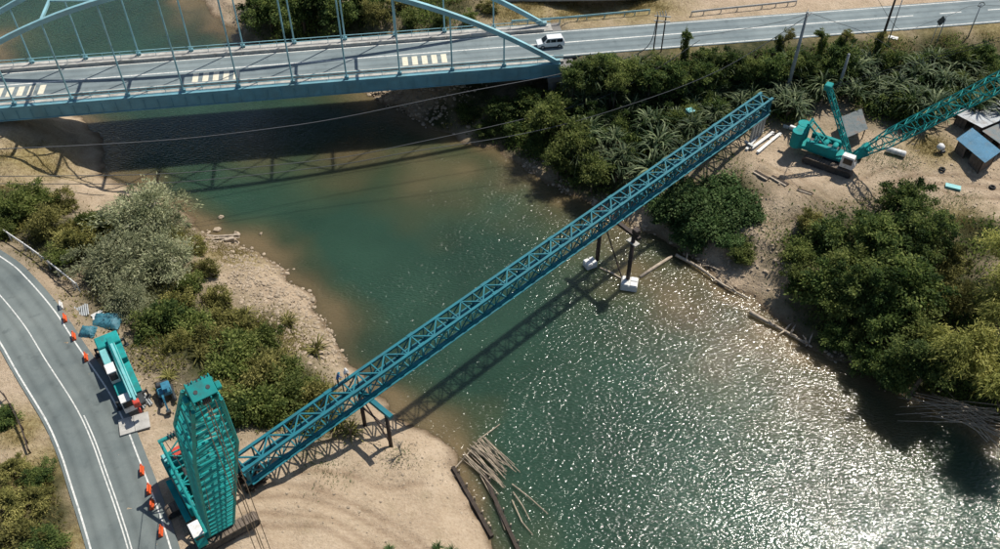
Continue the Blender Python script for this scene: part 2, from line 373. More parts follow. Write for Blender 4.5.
def ground_mat():
    m = bpy.data.materials.new('sandy_ground'); m.use_nodes = True; t = m.node_tree; N = t.nodes; L = t.links
    b = N['Principled BSDF']; b.inputs['Roughness'].default_value = .95; b.inputs['Specular IOR Level'].default_value = .15
    g = N.new('ShaderNodeNewGeometry')
    def noise(sc, det=6, ro=.6):
        n = N.new('ShaderNodeTexNoise'); n.inputs['Scale'].default_value = sc; n.inputs['Detail'].default_value = det; n.inputs['Roughness'].default_value = ro
        L.new(g.outputs['Position'], n.inputs['Vector']); return n.outputs[0]
    def ramp(f, *st):
        r = N.new('ShaderNodeValToRGB'); e = r.color_ramp.elements
        e[0].position, e[0].color = st[0][0], (*st[0][1], 1); e[1].position, e[1].color = st[-1][0], (*st[-1][1], 1)
        for p, c in st[1:-1]: q = e.new(p); q.color = (*c, 1)
        L.new(f, r.inputs[0]); return r.outputs[0]
    def mix(f, a, c):
        x = N.new('ShaderNodeMix'); x.data_type = 'RGBA'; L.new(f, x.inputs[0]); L.new(a, x.inputs[6]); L.new(c, x.inputs[7]); return x.outputs[2]
    def attr(n):
        a = N.new('ShaderNodeAttribute'); a.attribute_name = n; return a.outputs['Fac']
    sand = ramp(noise(.22, 8, .65), (.3, (.30, .225, .145)), (.5, (.42, .33, .222)), (.68, (.52, .425, .305)))
    fine = ramp(noise(3.2, 6, .7), (.3, (.17, .12, .08)), (.42, (.36, .27, .19)), (.62, (.49, .39, .29)))
    mm = N.new('ShaderNodeMix'); mm.data_type = 'RGBA'; mm.inputs[0].default_value = .48; L.new(sand, mm.inputs[6]); L.new(fine, mm.inputs[7]); c = mm.outputs[2]
    dry = ramp(noise(1.6, 7, .7), (.32, (.13, .09, .04)), (.5, (.24, .19, .085)), (.68, (.34, .28, .15)))
    veg = ramp(noise(1.1, 7, .7), (.3, (.018, .02, .009)), (.5, (.045, .05, .02)), (.7, (.10, .085, .04)))
    wet = ramp(noise(1.3, 6, .7), (.3, (.09, .06, .035)), (.7, (.19, .14, .085)))
    packed = ramp(noise(2.0, 5, .7), (.3, (.20, .14, .09)), (.7, (.33, .245, .165)))
    c = mix(attr('rut'), c, packed); c = mix(attr('dry'), c, dry); c = mix(attr('veg'), c, veg); c = mix(attr('wet'), c, wet)
    L.new(c, b.inputs['Base Color'])
    bp = N.new('ShaderNodeBump'); bp.inputs['Distance'].default_value = .34; bp.inputs['Strength'].default_value = 1
    L.new(noise(2.4, 8, .7), bp.inputs['Height']); L.new(bp.outputs[0], b.inputs['Normal'])
    return m
me.materials.append(ground_mat())
ground = bpy.data.objects.new('ground', me); COL.objects.link(ground); tag(ground, kind='structure', label='sandy river banks and earth around the work sites', cat='ground')

# ------------------------------------------------------------------ river
wx = axis(-112, 112, 1.0, 1500); wy = axis(34, 184, 1.0, 1500)
WX, WY = np.meshgrid(wx, wy); n1, n2 = len(wx), len(wy)
me = bpy.data.meshes.new('river'); me.vertices.add(n1 * n2); me.vertices.foreach_set('co', np.stack([WX, WY, np.zeros_like(WX)], -1).ravel())
ii = (np.arange(n2 - 1)[:, None] * n1 + np.arange(n1 - 1)[None]).ravel(); fc = np.stack([ii, ii + 1, ii + n1 + 1, ii + n1], -1)
me.loops.add(fc.size); me.loops.foreach_set('vertex_index', fc.ravel()); me.polygons.add(len(fc)); me.polygons.foreach_set('loop_start', np.arange(len(fc)) * 4); me.update()
sd = sdist(np.clip(WX, -300, 300), np.clip(WY, -100, 300)) + vnoise(WX, WY, .12, 31) * 5 + vnoise(WX, WY, .35, 32) * 1.8
shal = sstep(-9.5, 0.5, sd)
bars = spots(WX, WY, [(565, 195, 0, 11), (520, 172, 0, 8), (610, 240, 0, 10), (440, 172, 0, 13), (350, 160, 0, 10), (260, 150, 0, 8), (690, 300, 0, 12), (760, 340, 0, 13), (640, 275, 0, 10), (850, 400, 0, 14), (430, 450, 0, 5), (390, 430, 0, 4), (205, 15, 0, 9), (0, 40, 0, 8)])
shal = np.clip(np.maximum(shal, bars * .8) + vnoise(WX, WY, .22, 33) * .25, 0, 1)
at = me.attributes.new('shallow', 'FLOAT', 'POINT'); at.data.foreach_set('value', shal.ravel().astype(np.float32))
def water_mat():
    m = bpy.data.materials.new('river_water'); m.use_nodes = True; t = m.node_tree; N = t.nodes; L = t.links
    b = N['Principled BSDF']; b.inputs['Roughness'].default_value = .1; b.inputs['IOR'].default_value = 1.33
    b.inputs['Specular IOR Level'].default_value = .5
    b.inputs['Subsurface Weight'].default_value = 1; b.inputs['Subsurface Radius'].default_value = (1, 1, 1); m.node_tree.nodes['Principled BSDF'].subsurface_method = 'BURLEY'; b.inputs['Subsurface Scale'].default_value = 1.3   # murky water lets the shadow edges bleed
    g = N.new('ShaderNodeNewGeometry'); a = N.new('ShaderNodeAttribute'); a.attribute_name = 'shallow'
    cr = N.new('ShaderNodeValToRGB'); e = cr.color_ramp.elements
    e[0].position = .12; e[0].color = (.020, .048, .030, 1); e[1].position = .97; e[1].color = (.128, .096, .050, 1)
    q = e.new(.5); q.color = (.038, .052, .027, 1); q = e.new(.75); q.color = (.070, .064, .033, 1)
    L.new(a.outputs['Fac'], cr.inputs[0])
    nb = N.new('ShaderNodeTexNoise'); nb.inputs['Scale'].default_value = .06; nb.inputs['Detail'].default_value = 5; L.new(g.outputs['Position'], nb.inputs['Vector'])
    mr = N.new('ShaderNodeMapRange'); mr.inputs[1].default_value = .3; mr.inputs[2].default_value = .7; mr.inputs[3].default_value = .75; mr.inputs[4].default_value = 1.2; L.new(nb.outputs[0], mr.inputs[0])
    hs = N.new('ShaderNodeHueSaturation'); L.new(mr.outputs[0], hs.inputs['Value']); L.new(cr.outputs[0], hs.inputs['Color']); L.new(hs.outputs[0], b.inputs['Base Color'])
    mp = N.new('ShaderNodeMapping'); mp.inputs['Rotation'].default_value = (0, 0, R(-28)); mp.inputs['Scale'].default_value = (.62, 1.35, 1); L.new(g.outputs['Position'], mp.inputs['Vector'])
    n1_ = N.new('ShaderNodeTexNoise'); n1_.inputs['Scale'].default_value = 2.8; n1_.inputs['Detail'].default_value = 2.5; n1_.inputs['Roughness'].default_value = .5; n1_.inputs['Distortion'].default_value = .4; L.new(mp.outputs[0], n1_.inputs['Vector'])
    # gusts: the ripples are livelier in open water than in the lee of the bank
    n2_ = N.new('ShaderNodeTexNoise'); n2_.inputs['Scale'].default_value = .07; n2_.inputs['Detail'].default_value = 5; n2_.inputs['Roughness'].default_value = .6; n2_.inputs['Distortion'].default_value = .8; L.new(g.outputs['Position'], n2_.inputs['Vector'])
    m2 = N.new('ShaderNodeMapRange'); m2.inputs[1].default_value = .3; m2.inputs[2].default_value = .7; m2.inputs[3].default_value = .075; m2.inputs[4].default_value = .185; L.new(n2_.outputs[0], m2.inputs[0])
    bp = N.new('ShaderNodeBump'); bp.inputs['Strength'].default_value = 1; L.new(m2.outputs[0], bp.inputs['Distance']); L.new(n1_.outputs[0], bp.inputs['Height']); L.new(bp.outputs[0], b.inputs['Normal'])
    return m
me.materials.append(water_mat())
river = bpy.data.objects.new('river', me); COL.objects.link(river); tag(river, kind='structure', label='green and brown rippled river', cat='river')

# ------------------------------------------------------------------ roads
def asphalt_mat(name, col):
    m = bpy.data.materials.new(name); m.use_nodes = True; t = m.node_tree; N = t.nodes; L = t.links
    b = N['Principled BSDF']; b.inputs['Roughness'].default_value = .85; b.inputs['Specular IOR Level'].default_value = .3
    g = N.new('ShaderNodeNewGeometry')
    n = N.new('ShaderNodeTexNoise'); n.inputs['Scale'].default_value = .16; n.inputs['Detail'].default_value = 7; n.inputs['Roughness'].default_value = .68; L.new(g.outputs['Position'], n.inputs['Vector'])
    r = N.new('ShaderNodeValToRGB'); e = r.color_ramp.elements; c = col
    e[0].position = .3; e[0].color = (c[0] * .72, c[1] * .75, c[2] * .76, 1); e[1].position = .7; e[1].color = (c[0] * 1.25, c[1] * 1.22, c[2] * 1.18, 1); L.new(n.outputs[0], r.inputs[0])
    n2 = N.new('ShaderNodeTexNoise'); n2.inputs['Scale'].default_value = .75; n2.inputs['Detail'].default_value = 5; L.new(g.outputs['Position'], n2.inputs['Vector'])
    r2 = N.new('ShaderNodeValToRGB'); r2.color_ramp.elements[0].position = .6; r2.color_ramp.elements[1].position = .72; L.new(n2.outputs[0], r2.inputs[0])
    mx = N.new('ShaderNodeMix'); mx.data_type = 'RGBA'; mx.inputs[7].default_value = (c[0] * .5, c[1] * .52, c[2] * .53, 1)
    ml = N.new('ShaderNodeMath'); ml.operation = 'MULTIPLY'; ml.inputs[1].default_value = .5; L.new(r2.outputs[0], ml.inputs[0]); L.new(ml.outputs[0], mx.inputs[0]); L.new(r.outputs[0], mx.inputs[6])
    # wheel tracks polished darker along the lanes
    la = N.new('ShaderNodeAttribute'); la.attribute_name = 'lat'; x_ = la.outputs['Fac']
    for op, v in (('ABSOLUTE', 0), ('SUBTRACT', 1.8), ('ABSOLUTE', 0), ('SUBTRACT', .8), ('ABSOLUTE', 0)):
        q_ = N.new('ShaderNodeMath'); q_.operation = op; q_.inputs[1].default_value = v; L.new(x_, q_.inputs[0]); x_ = q_.outputs[0]
    mr = N.new('ShaderNodeMapRange'); mr.inputs[1].default_value = 0; mr.inputs[2].default_value = .5; mr.inputs[3].default_value = .84; mr.inputs[4].default_value = 1.06; L.new(x_, mr.inputs[0])
    hs = N.new('ShaderNodeHueSaturation'); L.new(mr.outputs[0], hs.inputs['Value']); L.new(mx.outputs[2], hs.inputs['Color'])
    L.new(hs.outputs[0], b.inputs['Base Color'])
    n3 = N.new('ShaderNodeTexNoise'); n3.inputs['Scale'].default_value = 9; n3.inputs['Detail'].default_value = 4; L.new(g.outputs['Position'], n3.inputs['Vector'])
    bp = N.new('ShaderNodeBump'); bp.inputs['Distance'].default_value = .02; L.new(n3.outputs[0], bp.inputs['Height']); L.new(bp.outputs[0], b.inputs['Normal'])
    return m
M_['asphalt'] = asphalt_mat('asphalt', (.128, .15, .147))
M_['asphalt2'] = asphalt_mat('asphalt_bridge', (.15, .185, .195))
def ribbon(pts, a, b, z0, z1):
    mb = MB(); n = len(pts); vs = []
    for i, p in enumerate(pts):
        d = (pts[min(i + 1, n - 1)] - pts[max(i - 1, 0)]); d.z = 0; d.normalize(); nn = Vector((-d.y, d.x, 0))
        for o, z in ((a, z0), (b, z0), (b, z1), (a, z1)): vs.append(Vector((p.x, p.y, 0)) + nn * o + Vector((0, 0, z)))
    fs = [(0, 1, 2, 3), tuple(range(4 * n - 1, 4 * n - 5, -1))]
    for i in range(n - 1):
        for k in range(4):
            j = (k + 1) % 4; fs.append((i * 4 + j, i * 4 + k, i * 4 + 4 + k, i * 4 + 4 + j))
    return mb.add(vs, fs)
def struct(name, mb, m, label, cat, parent=None):
    o = mb.build(name, m, parent)
    if not parent: tag(o, label, cat, kind='structure')
    return o
# the pen runs down the photo, so +offset is the river side
road_a = struct('road', ribbon(LROAD, -3.75, 4.3, LZ - .35, LZ), M_['asphalt'], 'curving two lane asphalt road along the left bank', 'road')
struct('edge_line', ribbon(LROAD, -3.45, -3.27, LZ - .02, LZ + .005), M_['paint_white'], '', '', road_a)
struct('edge_line', ribbon(LROAD, 3.42, 3.58, LZ - .02, LZ + .005), M_['paint_white'], '', '', road_a)
k0 = 42
struct('centre_line', ribbon(LROAD, -.24, -.11, LZ - .02, LZ + .005), M_['paint_white'], '', '', road_a)
struct('centre_line', ribbon(LROAD[k0 - 4:], .08, .21, LZ - .02, LZ + .005), M_['paint_white'], '', '', road_a)
TRD = [B(s, BW / 2, 0) for s in np.linspace(-420, 420, 60)]
road_b = struct('road', ribbon(TRD, -4.3, 3.9, TZ - .4, TZ), M_['asphalt2'], 'straight two lane asphalt road crossing the arch bridge', 'road')
struct('edge_line', ribbon(TRD, -4.0, -3.8, TZ - .02, TZ + .005), M_['paint_white'], '', '', road_b)
struct('edge_line', ribbon(TRD, 3.4, 3.6, TZ - .02, TZ + .005), M_['paint_white'], '', '', road_b)
struct('centre_line', ribbon([B(s, BW / 2, 0) for s in np.linspace(-420, 65, 40)], -.13, .13, TZ - .02, TZ + .005), M_['paint_white'], '', '', road_b)
for k in range(12):
    struct('centre_line', ribbon([B(70 + k * 9, BW / 2, 0), B(74 + k * 9, BW / 2, 0)], -.13, .13, TZ - .02, TZ + .005), M_['paint_white'], '', '', road_b)
for ob_, a_0, b_0 in ((road_a, -3.75, 4.3), (road_b, -4.3, 3.9)):
    nv = len(ob_.data.vertices) // 4; at = ob_.data.attributes.new('lat', 'FLOAT', 'POINT'); at.data.foreach_set('value', np.tile(np.array([a_0, b_0, b_0, a_0], np.float32), nv))
# rumble bars painted across the near lane of the bridge
M_['rumble'] = mat('cream_road_paint', (.58, .54, .42), .75, 0, .15, 2)
for s_c in (-54.5, -21, -84.5):
    for k in range(5):
        s_ = s_c + (k - 2) * 1.6
        struct('rumble_bar', MB().add([B(s_ - .45, 2.75, TZ), B(s_ + .45, 2.75, TZ), B(s_ + .45, 5.35, TZ), B(s_ - .45, 5.35, TZ)] + [B(s_ - .45, 2.75, TZ + .006), B(s_ + .45, 2.75, TZ + .006), B(s_ + .45, 5.35, TZ + .006), B(s_ - .45, 5.35, TZ + .006)],
               [(3, 2, 1, 0), (4, 5, 6, 7), (0, 1, 5, 4), (1, 2, 6, 5), (2, 3, 7, 6), (3, 0, 4, 7)]), M_['rumble'], '', '', road_b)
# pale old road behind the highway
OLD = [Vector((a.x, a.y, 0)) for a in (B(-6, 25, 0), B(20, 22, 0), B(50, 21, 0), B(90, 21.5, 0), B(180, 22, 0))]
oz = [hz(p.x, p.y) for p in OLD]
road_c = struct('road', ribbon(smooth_poly(OLD), -2.6, 2.6, 10.0, 10.85), mat('worn_pale_asphalt', (.33, .33, .31), .9, 0, .3, .4, .02, 5), 'pale worn side road behind the highway at the top', 'road')

# ------------------------------------------------------------------ tied arch bridge
br = thing('arch_bridge', B(0, 0, TZ), 'pale blue steel tied arch road bridge crossing the river at the top', 'bridge')
mb = MB()
def slab(mb, s0, s1, t0, t1, z0, z1):
    return mb.add([B(s0, t0, z0), B(s1, t0, z0), B(s1, t1, z0), B(s0, t1, z0), B(s0, t0, z1), B(s1, t0, z1), B(s1, t1, z1), B(s0, t1, z1)],
                  [(3, 2, 1, 0), (4, 5, 6, 7), (0, 1, 5, 4), (1, 2, 6, 5), (2, 3, 7, 6), (3, 0, 4, 7)])
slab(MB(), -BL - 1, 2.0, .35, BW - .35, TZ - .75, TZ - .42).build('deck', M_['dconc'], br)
for t0, t1, zz in ((.36, 1.25, .06), (10.15, BW + .5, .06)): slab(MB(), -BL, 1.5, t0, t1, TZ - .41, TZ + zz).build('walkway', M_['concrete'], br)
for t0 in (1.35, 10.0 - .05):
    for k in range(24):
        s0 = -BL + k * BL / 24
        slab(MB(), s0 + .03, s0 + BL / 24 - .03, t0, t0 + .32, TZ - .40, TZ + .55).build('parapet', M_['concrete'], br)
for t0, t1 in ((-.55, .3), (BW - .3, BW + .55)):
    g = slab(MB(), -BL - .8, .8, t0, t1, TZ - 2.1, TZ + (.12 if t0 < 0 else -.43)).build('girder', M_['bridge'], br)
    slab(MB(), -BL - .8, .8, t0 - .12, t1 + .12, TZ - 2.25, TZ - 2.11).build('flange', M_['bridge'], g)
    for k in range(49):
        s0 = -BL + k * BL / 48
        tf = t0 - .06 if t0 < 0 else t1 + .06
        ubar('stiffener', B(s0, tf, TZ - 2.1), B(s0, tf, TZ - .46), .09, M_['bridge'], g, 'box', .12)
for k in range(1, 24): slab(MB(), -BL + k * BL / 24 - .2, -BL + k * BL / 24 + .2, .3, BW - .3, TZ - 1.7, TZ - .77).build('floor_beam', M_['bridge'], br)
RISE = 17.6
def ah(s): q = -s / BL; return 4 * RISE * q * (1 - q)
for t in (0.0, BW):
    pts = [B(-BL * k / 40, t, TZ + .35 + ah(-BL * k / 40)) for k in range(41)]
    pts = [B(.75, t, TZ + .3)] + pts + [B(-BL - 1.6, t, TZ + .3)]
    MB().path(pts, .62, .72).build('arch_rib', M_['arch'], br)
    for k in range(1, 12):
        s = -BL * k / 12
        ubar('hanger', B(s, t, TZ + .1), B(s, t, TZ + .2 + ah(s)), .13, M_['arch'], br)
        MB().box(B(s, t, TZ + .35), (.7, .34, .5), R(8.25)).build('hanger_shoe', M_['bridge'], br)
for k in range(3, 10):
    s = -BL * k / 12
    MB().bar(B(s, .2, TZ + .4 + ah(s)), B(s, BW - .2, TZ + .4 + ah(s)), .36, .36).build('cross_strut', M_['arch'], br)
    if k < 9:
        s2 = -BL * (k + 1) / 12; h1, h2 = TZ + .4 + ah(s), TZ + .4 + ah(s2)
        mid = (B(s, BW / 2, h1) + B(s2, BW / 2, h2)) / 2
        MB().bar(B(s, .35, h1), B(s2, BW / 2, h2), .22, .22).build('wind_brace', M_['arch'], br)
        MB().bar(B(s, BW - .35, h1), B(s2, BW / 2, h2), .22, .22).build('wind_brace', M_['arch'], br)
for t in (.42, BW - .42):
    rl = MB()
    for z in (.55, 1.1): rl.bar(B(-BL, t, TZ + z), B(1.4, t, TZ + z), .09, .1)
    r_ = rl.build('handrail', M_['arch'], br)
    for k in range(37):
        s = -BL + k * BL / 36; ubar('rail_post', B(s, t, TZ + .06), B(s, t, TZ + 1.1), .06, M_['arch'], r_, 'box')
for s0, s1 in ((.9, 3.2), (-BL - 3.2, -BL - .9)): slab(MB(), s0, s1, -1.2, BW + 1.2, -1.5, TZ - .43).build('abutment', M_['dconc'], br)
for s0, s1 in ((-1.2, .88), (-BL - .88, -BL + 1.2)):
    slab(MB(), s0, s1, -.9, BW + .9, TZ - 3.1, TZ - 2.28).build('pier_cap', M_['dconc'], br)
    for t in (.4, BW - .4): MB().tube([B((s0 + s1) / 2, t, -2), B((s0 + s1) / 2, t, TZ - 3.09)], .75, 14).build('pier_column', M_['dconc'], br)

# ------------------------------------------------------------------ launched blue box truss over the river
TA, TB = Vector((-26.3, 51.0, 0)), Vector((40.5, 116.3, 0))
TE = (TB - TA).normalized(); TN = Vector((-TE.y, TE.x, 0)); TL = (TB - TA).length
ZB, ZT, HW = 9.75, 12.0, 1.02
def T(s, t, z): return TA + TE * s + TN * t + Vector((0, 0, z))
tr = thing('truss_span', T(0, 0, ZB), 'long blue steel box truss launched diagonally across the river', 'truss')
for t in (-HW, HW):
    for z, wd, hd in ((ZT, .34, .3), (ZB, .34, .3)):
        MB().bar(T(0, t, z), T(TL, t, z), wd, hd).build('chord', M_['teal'], tr)
NB = 48; bay = TL / NB
for sgn in (-1, 1): MB().bar(T(0, sgn * (HW + .3), ZB - .18), T(TL, sgn * (HW + .3), ZB - .18), .34, .07).build('bottom_flange', M_['teal'], tr)
low = MB()
for k in range(NB + 1):
    s = k * bay
    ubar('top_batten', T(s, -HW + .1, ZT), T(s, HW - .1, ZT), .15, M_['teal'], tr, 'box', .15)
    ubar('side_post', T(s, -HW, ZB + .1), T(s, -HW, ZT - .1), .14, M_['teal'], tr, 'box', .14)
    low.bar(T(s, HW, ZB + .1), T(s, HW, ZT - .1), .14, .14); low.bar(T(s, -HW, ZB), T(s, HW, ZB), .16, .16)
    if k < NB:
        s2 = s + bay; a, b = (-1, 1) if k % 2 else (1, -1)
        ubar('top_diagonal', T(s, a * (HW - .1), ZT), T(s2, b * (HW - .1), ZT), .17, M_['teal'], tr, 'box', .13)
        z0, z1 = (ZB + .1, ZT - .1) if k % 2 else (ZT - .1, ZB + .1)
        ubar('side_diagonal', T(s, -HW, z0), T(s2, -HW, z1), .13, M_['teal'], tr, 'box', .13)
        ubar('gusset_plate', T(s - .28, -HW - .11, ZT - .22), T(s + .28, -HW - .11, ZT - .22), .32, M_['teal'], tr, 'box', .05, side=(0, 0, 1))
        ubar('side_diagonal', T(s, -HW + .14, z1), T(s2, -HW + .14, z0), .1, M_['teal'], tr, 'box', .1)
        low.bar(T(s, HW, z0), T(s2, HW, z1), .13, .13); low.bar(T(s, -HW, ZB), T(s2, HW, ZB), .12, .12)
lo = low.build('far_side_lacing', M_['teal'], tr); lo['kind'] = 'stuff'
# splice plates where truss segments are bolted together
for k in range(0, NB + 1, 6):
    s = k * bay
    for t in (-HW, HW):
        for z in (ZT, ZB):
            MB().box(T(s, t, z), (.9, .42, .38), math.atan2(TE.y, TE.x)).build('splice_plate', M_['teal'], tr)
for s in (0, TL):
    for t in (-HW, HW): MB().bar(T(s, t, ZB), T(s, t, ZT), .36, .36).build('end_post', M_['teal'], tr)

# piled bents carrying the truss
def bent(label, P1, P2, zb1, zb2, ztop, cap, r, group='pile bents under the truss', capmat='steel_rust', ext=.6):
    root = thing('pile_bent', Vector((P1.x, P1.y, zb1)), label, 'pile bent', group)
    for P, zb in ((P1, zb1), (P2, zb2)):
        MB().tube([Vector((P.x, P.y, zb - 1.5)), Vector((P.x, P.y, ztop))], r, 12).build('pile', M_['steel_rust'], root, True)
    d = (P2 - P1); d.z = 0; d.normalize(); a, b = P1 - d * ext, P2 + d * ext
    MB().bar(Vector((a.x, a.y, ztop + cap / 2)), Vector((b.x, b.y, ztop + cap / 2)), .55, cap).build('cap_beam', M_[capmat], root)
    z1, z2 = max(zb1, zb2) + .6, ztop - .5
    MB().bar(Vector((P1.x, P1.y, z1)), Vector((P2.x, P2.y, z2)), .14, .14).build('brace', M_['steel_rust'], root)
    return root
p1 = U(627, 284, 0); p2 = U(597, 260, 0)
b1 = bent('two tall dark piles rising from the river beside white floats', p1, p2, -2, -2, 9.1, .42, .3, ext=1.0)
d = (p2 - p1).normalized()
MB().box(p1 + Vector((0, 0, 8.0)), (1.7, .9, .12), math.atan2(d.y, d.x)).build('work_platform', M_['concrete'], b1)
MB().box(p1 - d * .3 + Vector((0, 0, 10.1)), (.9, .8, .8), math.atan2(d.y, d.x), bev=.08).build('bearing_block', M_['steel_rust'], b1)
q1 = G(391, 446); q2 = G(365, 425)
b2 = bent('dark steel trestle on the sandy left bank with teal cap beam', q1, q2, q1.z, q2.z, 9.0, .5, .24, capmat='teal', ext=.9)
MB().bar(Vector((q1.x, q1.y, 6.2)), Vector((q2.x, q2.y, 6.2)), .18, .18).build('cross_beam', M_['steel_rust'], b2)
# landing frame below the right end of the truss
e0 = T(TL - 1.4, -1.4, 0); gz = hz(e0.x, e0.y)
lf = thing('trestle_stand', Vector((e0.x, e0.y, gz)), 'pale grey post frame holding up the right end of the truss', 'frame')
for k in range(4):
    p = T(TL - 1.0 - k * .95, -1.25, 0); g_ = hz(p.x, p.y)
    MB().box(Vector((p.x, p.y, (g_ + ZB - .6) / 2)), (.34, .34, ZB - .6 - g_ + .3), R(44)).build('post', M_['galv'], lf)
    p = T(TL - 1.0 - k * .95, 1.1, 0); g_ = hz(p.x, p.y)
    MB().box(Vector((p.x, p.y, (g_ + ZB - .6) / 2)), (.34, .34, ZB - .6 - g_ + .3), R(44)).build('post', M_['galv'], lf)
for t in (-1.25, 1.1): MB().bar(T(TL - .4, t, ZB - .42), T(TL - 4.4, t, ZB - .42), .4, .34).build('sill_beam', M_['galv'], lf)
e0 = T(.6, 0, 0); gz = hz(e0.x, e0.y)
lf = thing('timber_crib', Vector((e0.x, e0.y, gz)), 'dark timber crib under the left end of the truss', 'crib')
for k in range(int((ZB - .3 - gz) / .3)):
    for o in (-.7, .7):
        c = Vector((e0.x, e0.y, gz + .14 + k * .3)); dd = TN if k % 2 else TE; oo = TE if k % 2 else TN
        MB().bar(c + oo * o - dd * 1.3, c + oo * o + dd * 1.3, .3, .28).build('timber', M_['wood_dark'], lf)

# floats round the river piles and the boom of pipe to the bank
def block(name, c, d, rz, m, label, cat, group=None, slots=0):
    root = thing(name, Vector((c.x, c.y, c.z - d[2] / 2)), label, cat, group)
    MB().box(c, d, rz, bev=.12).build('body', M_[m], root)
    for k in range(slots):
        for j in (-1, 1):
            v = Vector(((k + .5) / slots * d[0] - d[0] / 2, j * d[1] * .25, d[2] / 2 + .05)); v.rotate(Matrix.Rotation(rz, 3, 'Z'))
            MB().box(c + v, (d[0] / slots * .8, d[1] * .42, .1), rz, bev=.03).build('lid', M_[m], root)
    return root
a_ = math.atan2(d.y, d.x)
block('float', U(629, 283, .35) - Vector((0, .3, 0)), (2.3, 1.9, 1.3), R(-12), 'white', 'larger white pontoon float tied at the near river pile', 'float', 'white pile floats', 2)
block('float', U(590, 264, .3), (1.7, 1.4, 1.1), R(28), 'white', 'smaller white pontoon float tied at the far river pile', 'float', 'white pile floats', 2)
def pole_thing(name, pts, r, m, label, cat, group=None, n=7):
    mb = MB().tube(pts, r, n); p0 = Vector(pts[0])
    return tag(mb.build(name, M_[m], None, True, p0), label, cat, group)
pole_thing('log', [U(640, 277, .12), U(655, 267, .15), U(672, 256, .25)], [.24, .25, .2], 'wood_pale', 'pale floating log reaching from the float to the right bank', 'log')
pole_thing('log', [U(600, 268, .1), U(612, 273, .12), U(622, 279, .12)], [.14, .16, .14], 'wood_pale', 'short pale log floating between the two white floats', 'log')
def snag(label, pts, r, nb, seed, m='wood_pale', name='driftwood'):
    rr = random.Random(seed); P = smooth_poly([Vector(p) for p in pts], 4); n = len(P)
    root = thing(name, P[0], label, 'driftwood')
    MB().tube(P, [r * (1 - .6 * i / n) for i in range(n)], 7).build('trunk', M_[m], root, True)
    for k in range(nb):
        i = rr.randrange(2, n - 1); a = P[i]; dr = Vector((rr.uniform(-1, 1), rr.uniform(-1, 1), rr.uniform(.1, .7))).normalized() * rr.uniform(.6, 1.8)
        MB().tube([a, a + dr * .6 + Vector((0, 0, .1)), a + dr], [r * .5, r * .35, r * .15], 5).build('branch', M_[m], root, True)
    return root
snag('long dark driftwood trunk lying along the right waterline', [U(676, 255, .5), U(700, 268, .5), U(722, 284, .4), U(748, 298, .3)], .26, 7, 1, 'wood_pale')
snag('thin driftwood trunk on the bank above the right waterline', [G(700, 262), G(722, 272), G(745, 292)], .16, 5, 2)
snag('grey fallen tree lying in the brown shallows on the right', [U(750, 312, .5), U(768, 322, .4), U(790, 334, .35), U(812, 347, .4)], .3, 14, 3)
snag('pale dead trunk poking out of the shaded right bank', [G(880, 385) + Vector((0, 0, .5)), G(886, 368) + Vector((0, 0, 1.6)), G(893, 352) + Vector((0, 0, 3))], .22, 2, 4)

# dead bamboo fan over the water at right
fan = thing('dead_bamboo_fan', G(975, 420), 'fan of dead bamboo stems hanging over the water at right', 'bamboo')
rr = random.Random(5)
for k in range(34):
    a = U(995 + rr.uniform(-14, 26), 425 + rr.uniform(-18, 26), 2.4 + rr.uniform(0, 1.2)); b = U(912 + rr.uniform(-18, 40), 398 + rr.uniform(-12, 26), .5 + rr.uniform(0, 1.2))
    mid = (a + b) / 2 + Vector((0, 0, rr.uniform(.1, .7)))
    MB().tube([a, mid, b], [.06, .05, .02], 5).build('stem', M_['wood_pale'], fan)

# bamboo raft of poles in the water at the bottom
raft = thing('bamboo_pile', U(505, 470, .1), 'heap of pale bamboo poles lying in the shallow water at the bottom', 'bamboo pile')
rr = random.Random(6)
for k in range(44):
    f = k / 43
    a = U(484 - 22 * f + rr.uniform(-3, 3), 437 + 17 * f + rr.uniform(-3, 5), .25 + rr.uniform(0, .45))
    L = rr.uniform(.55, 1.05); b = U(484 - 22 * f + 36 * L + rr.uniform(-5, 5), 437 + 17 * f + 37 * L + rr.uniform(-5, 5), .2 + rr.uniform(0, .3))
    mid = (a + b) / 2 + Vector((rr.uniform(-.15, .15), rr.uniform(-.15, .15), rr.uniform(0, .15)))
    r = rr.uniform(.04, .07); MB().tube([a, mid, b], [r, r, r * .7], 6).build('pole', M_['bamboo_dry'], raft)
for a, b in (((512, 484), (548, 514)), ((455, 468), (482, 437)), ((478, 440), (500, 424)), ((513, 492), (530, 520))):
    pa, pb = U(*a, .3), U(*b, .25); MB().tube([pa, (pa + pb) / 2 + Vector((.1, 0, .1)), pb], [.09, .08, .05], 6).build('pole', M_['bamboo_dry'], raft)
pole_thing('bamboo_pole', [U(480, 475, .3), U(494, 500, .3), U(505, 530, .25)], [.08, .08, .06], 'bamboo_dry', 'lone pale bamboo pole beside the right dark timber', 'pole')
pole_thing('bamboo_pole', [U(512, 500, .3), U(522, 522, .25), U(533, 535, .2)], [.08, .08, .05], 'bamboo_dry', 'stray bamboo pole in the shallows right of the heap', 'pole')
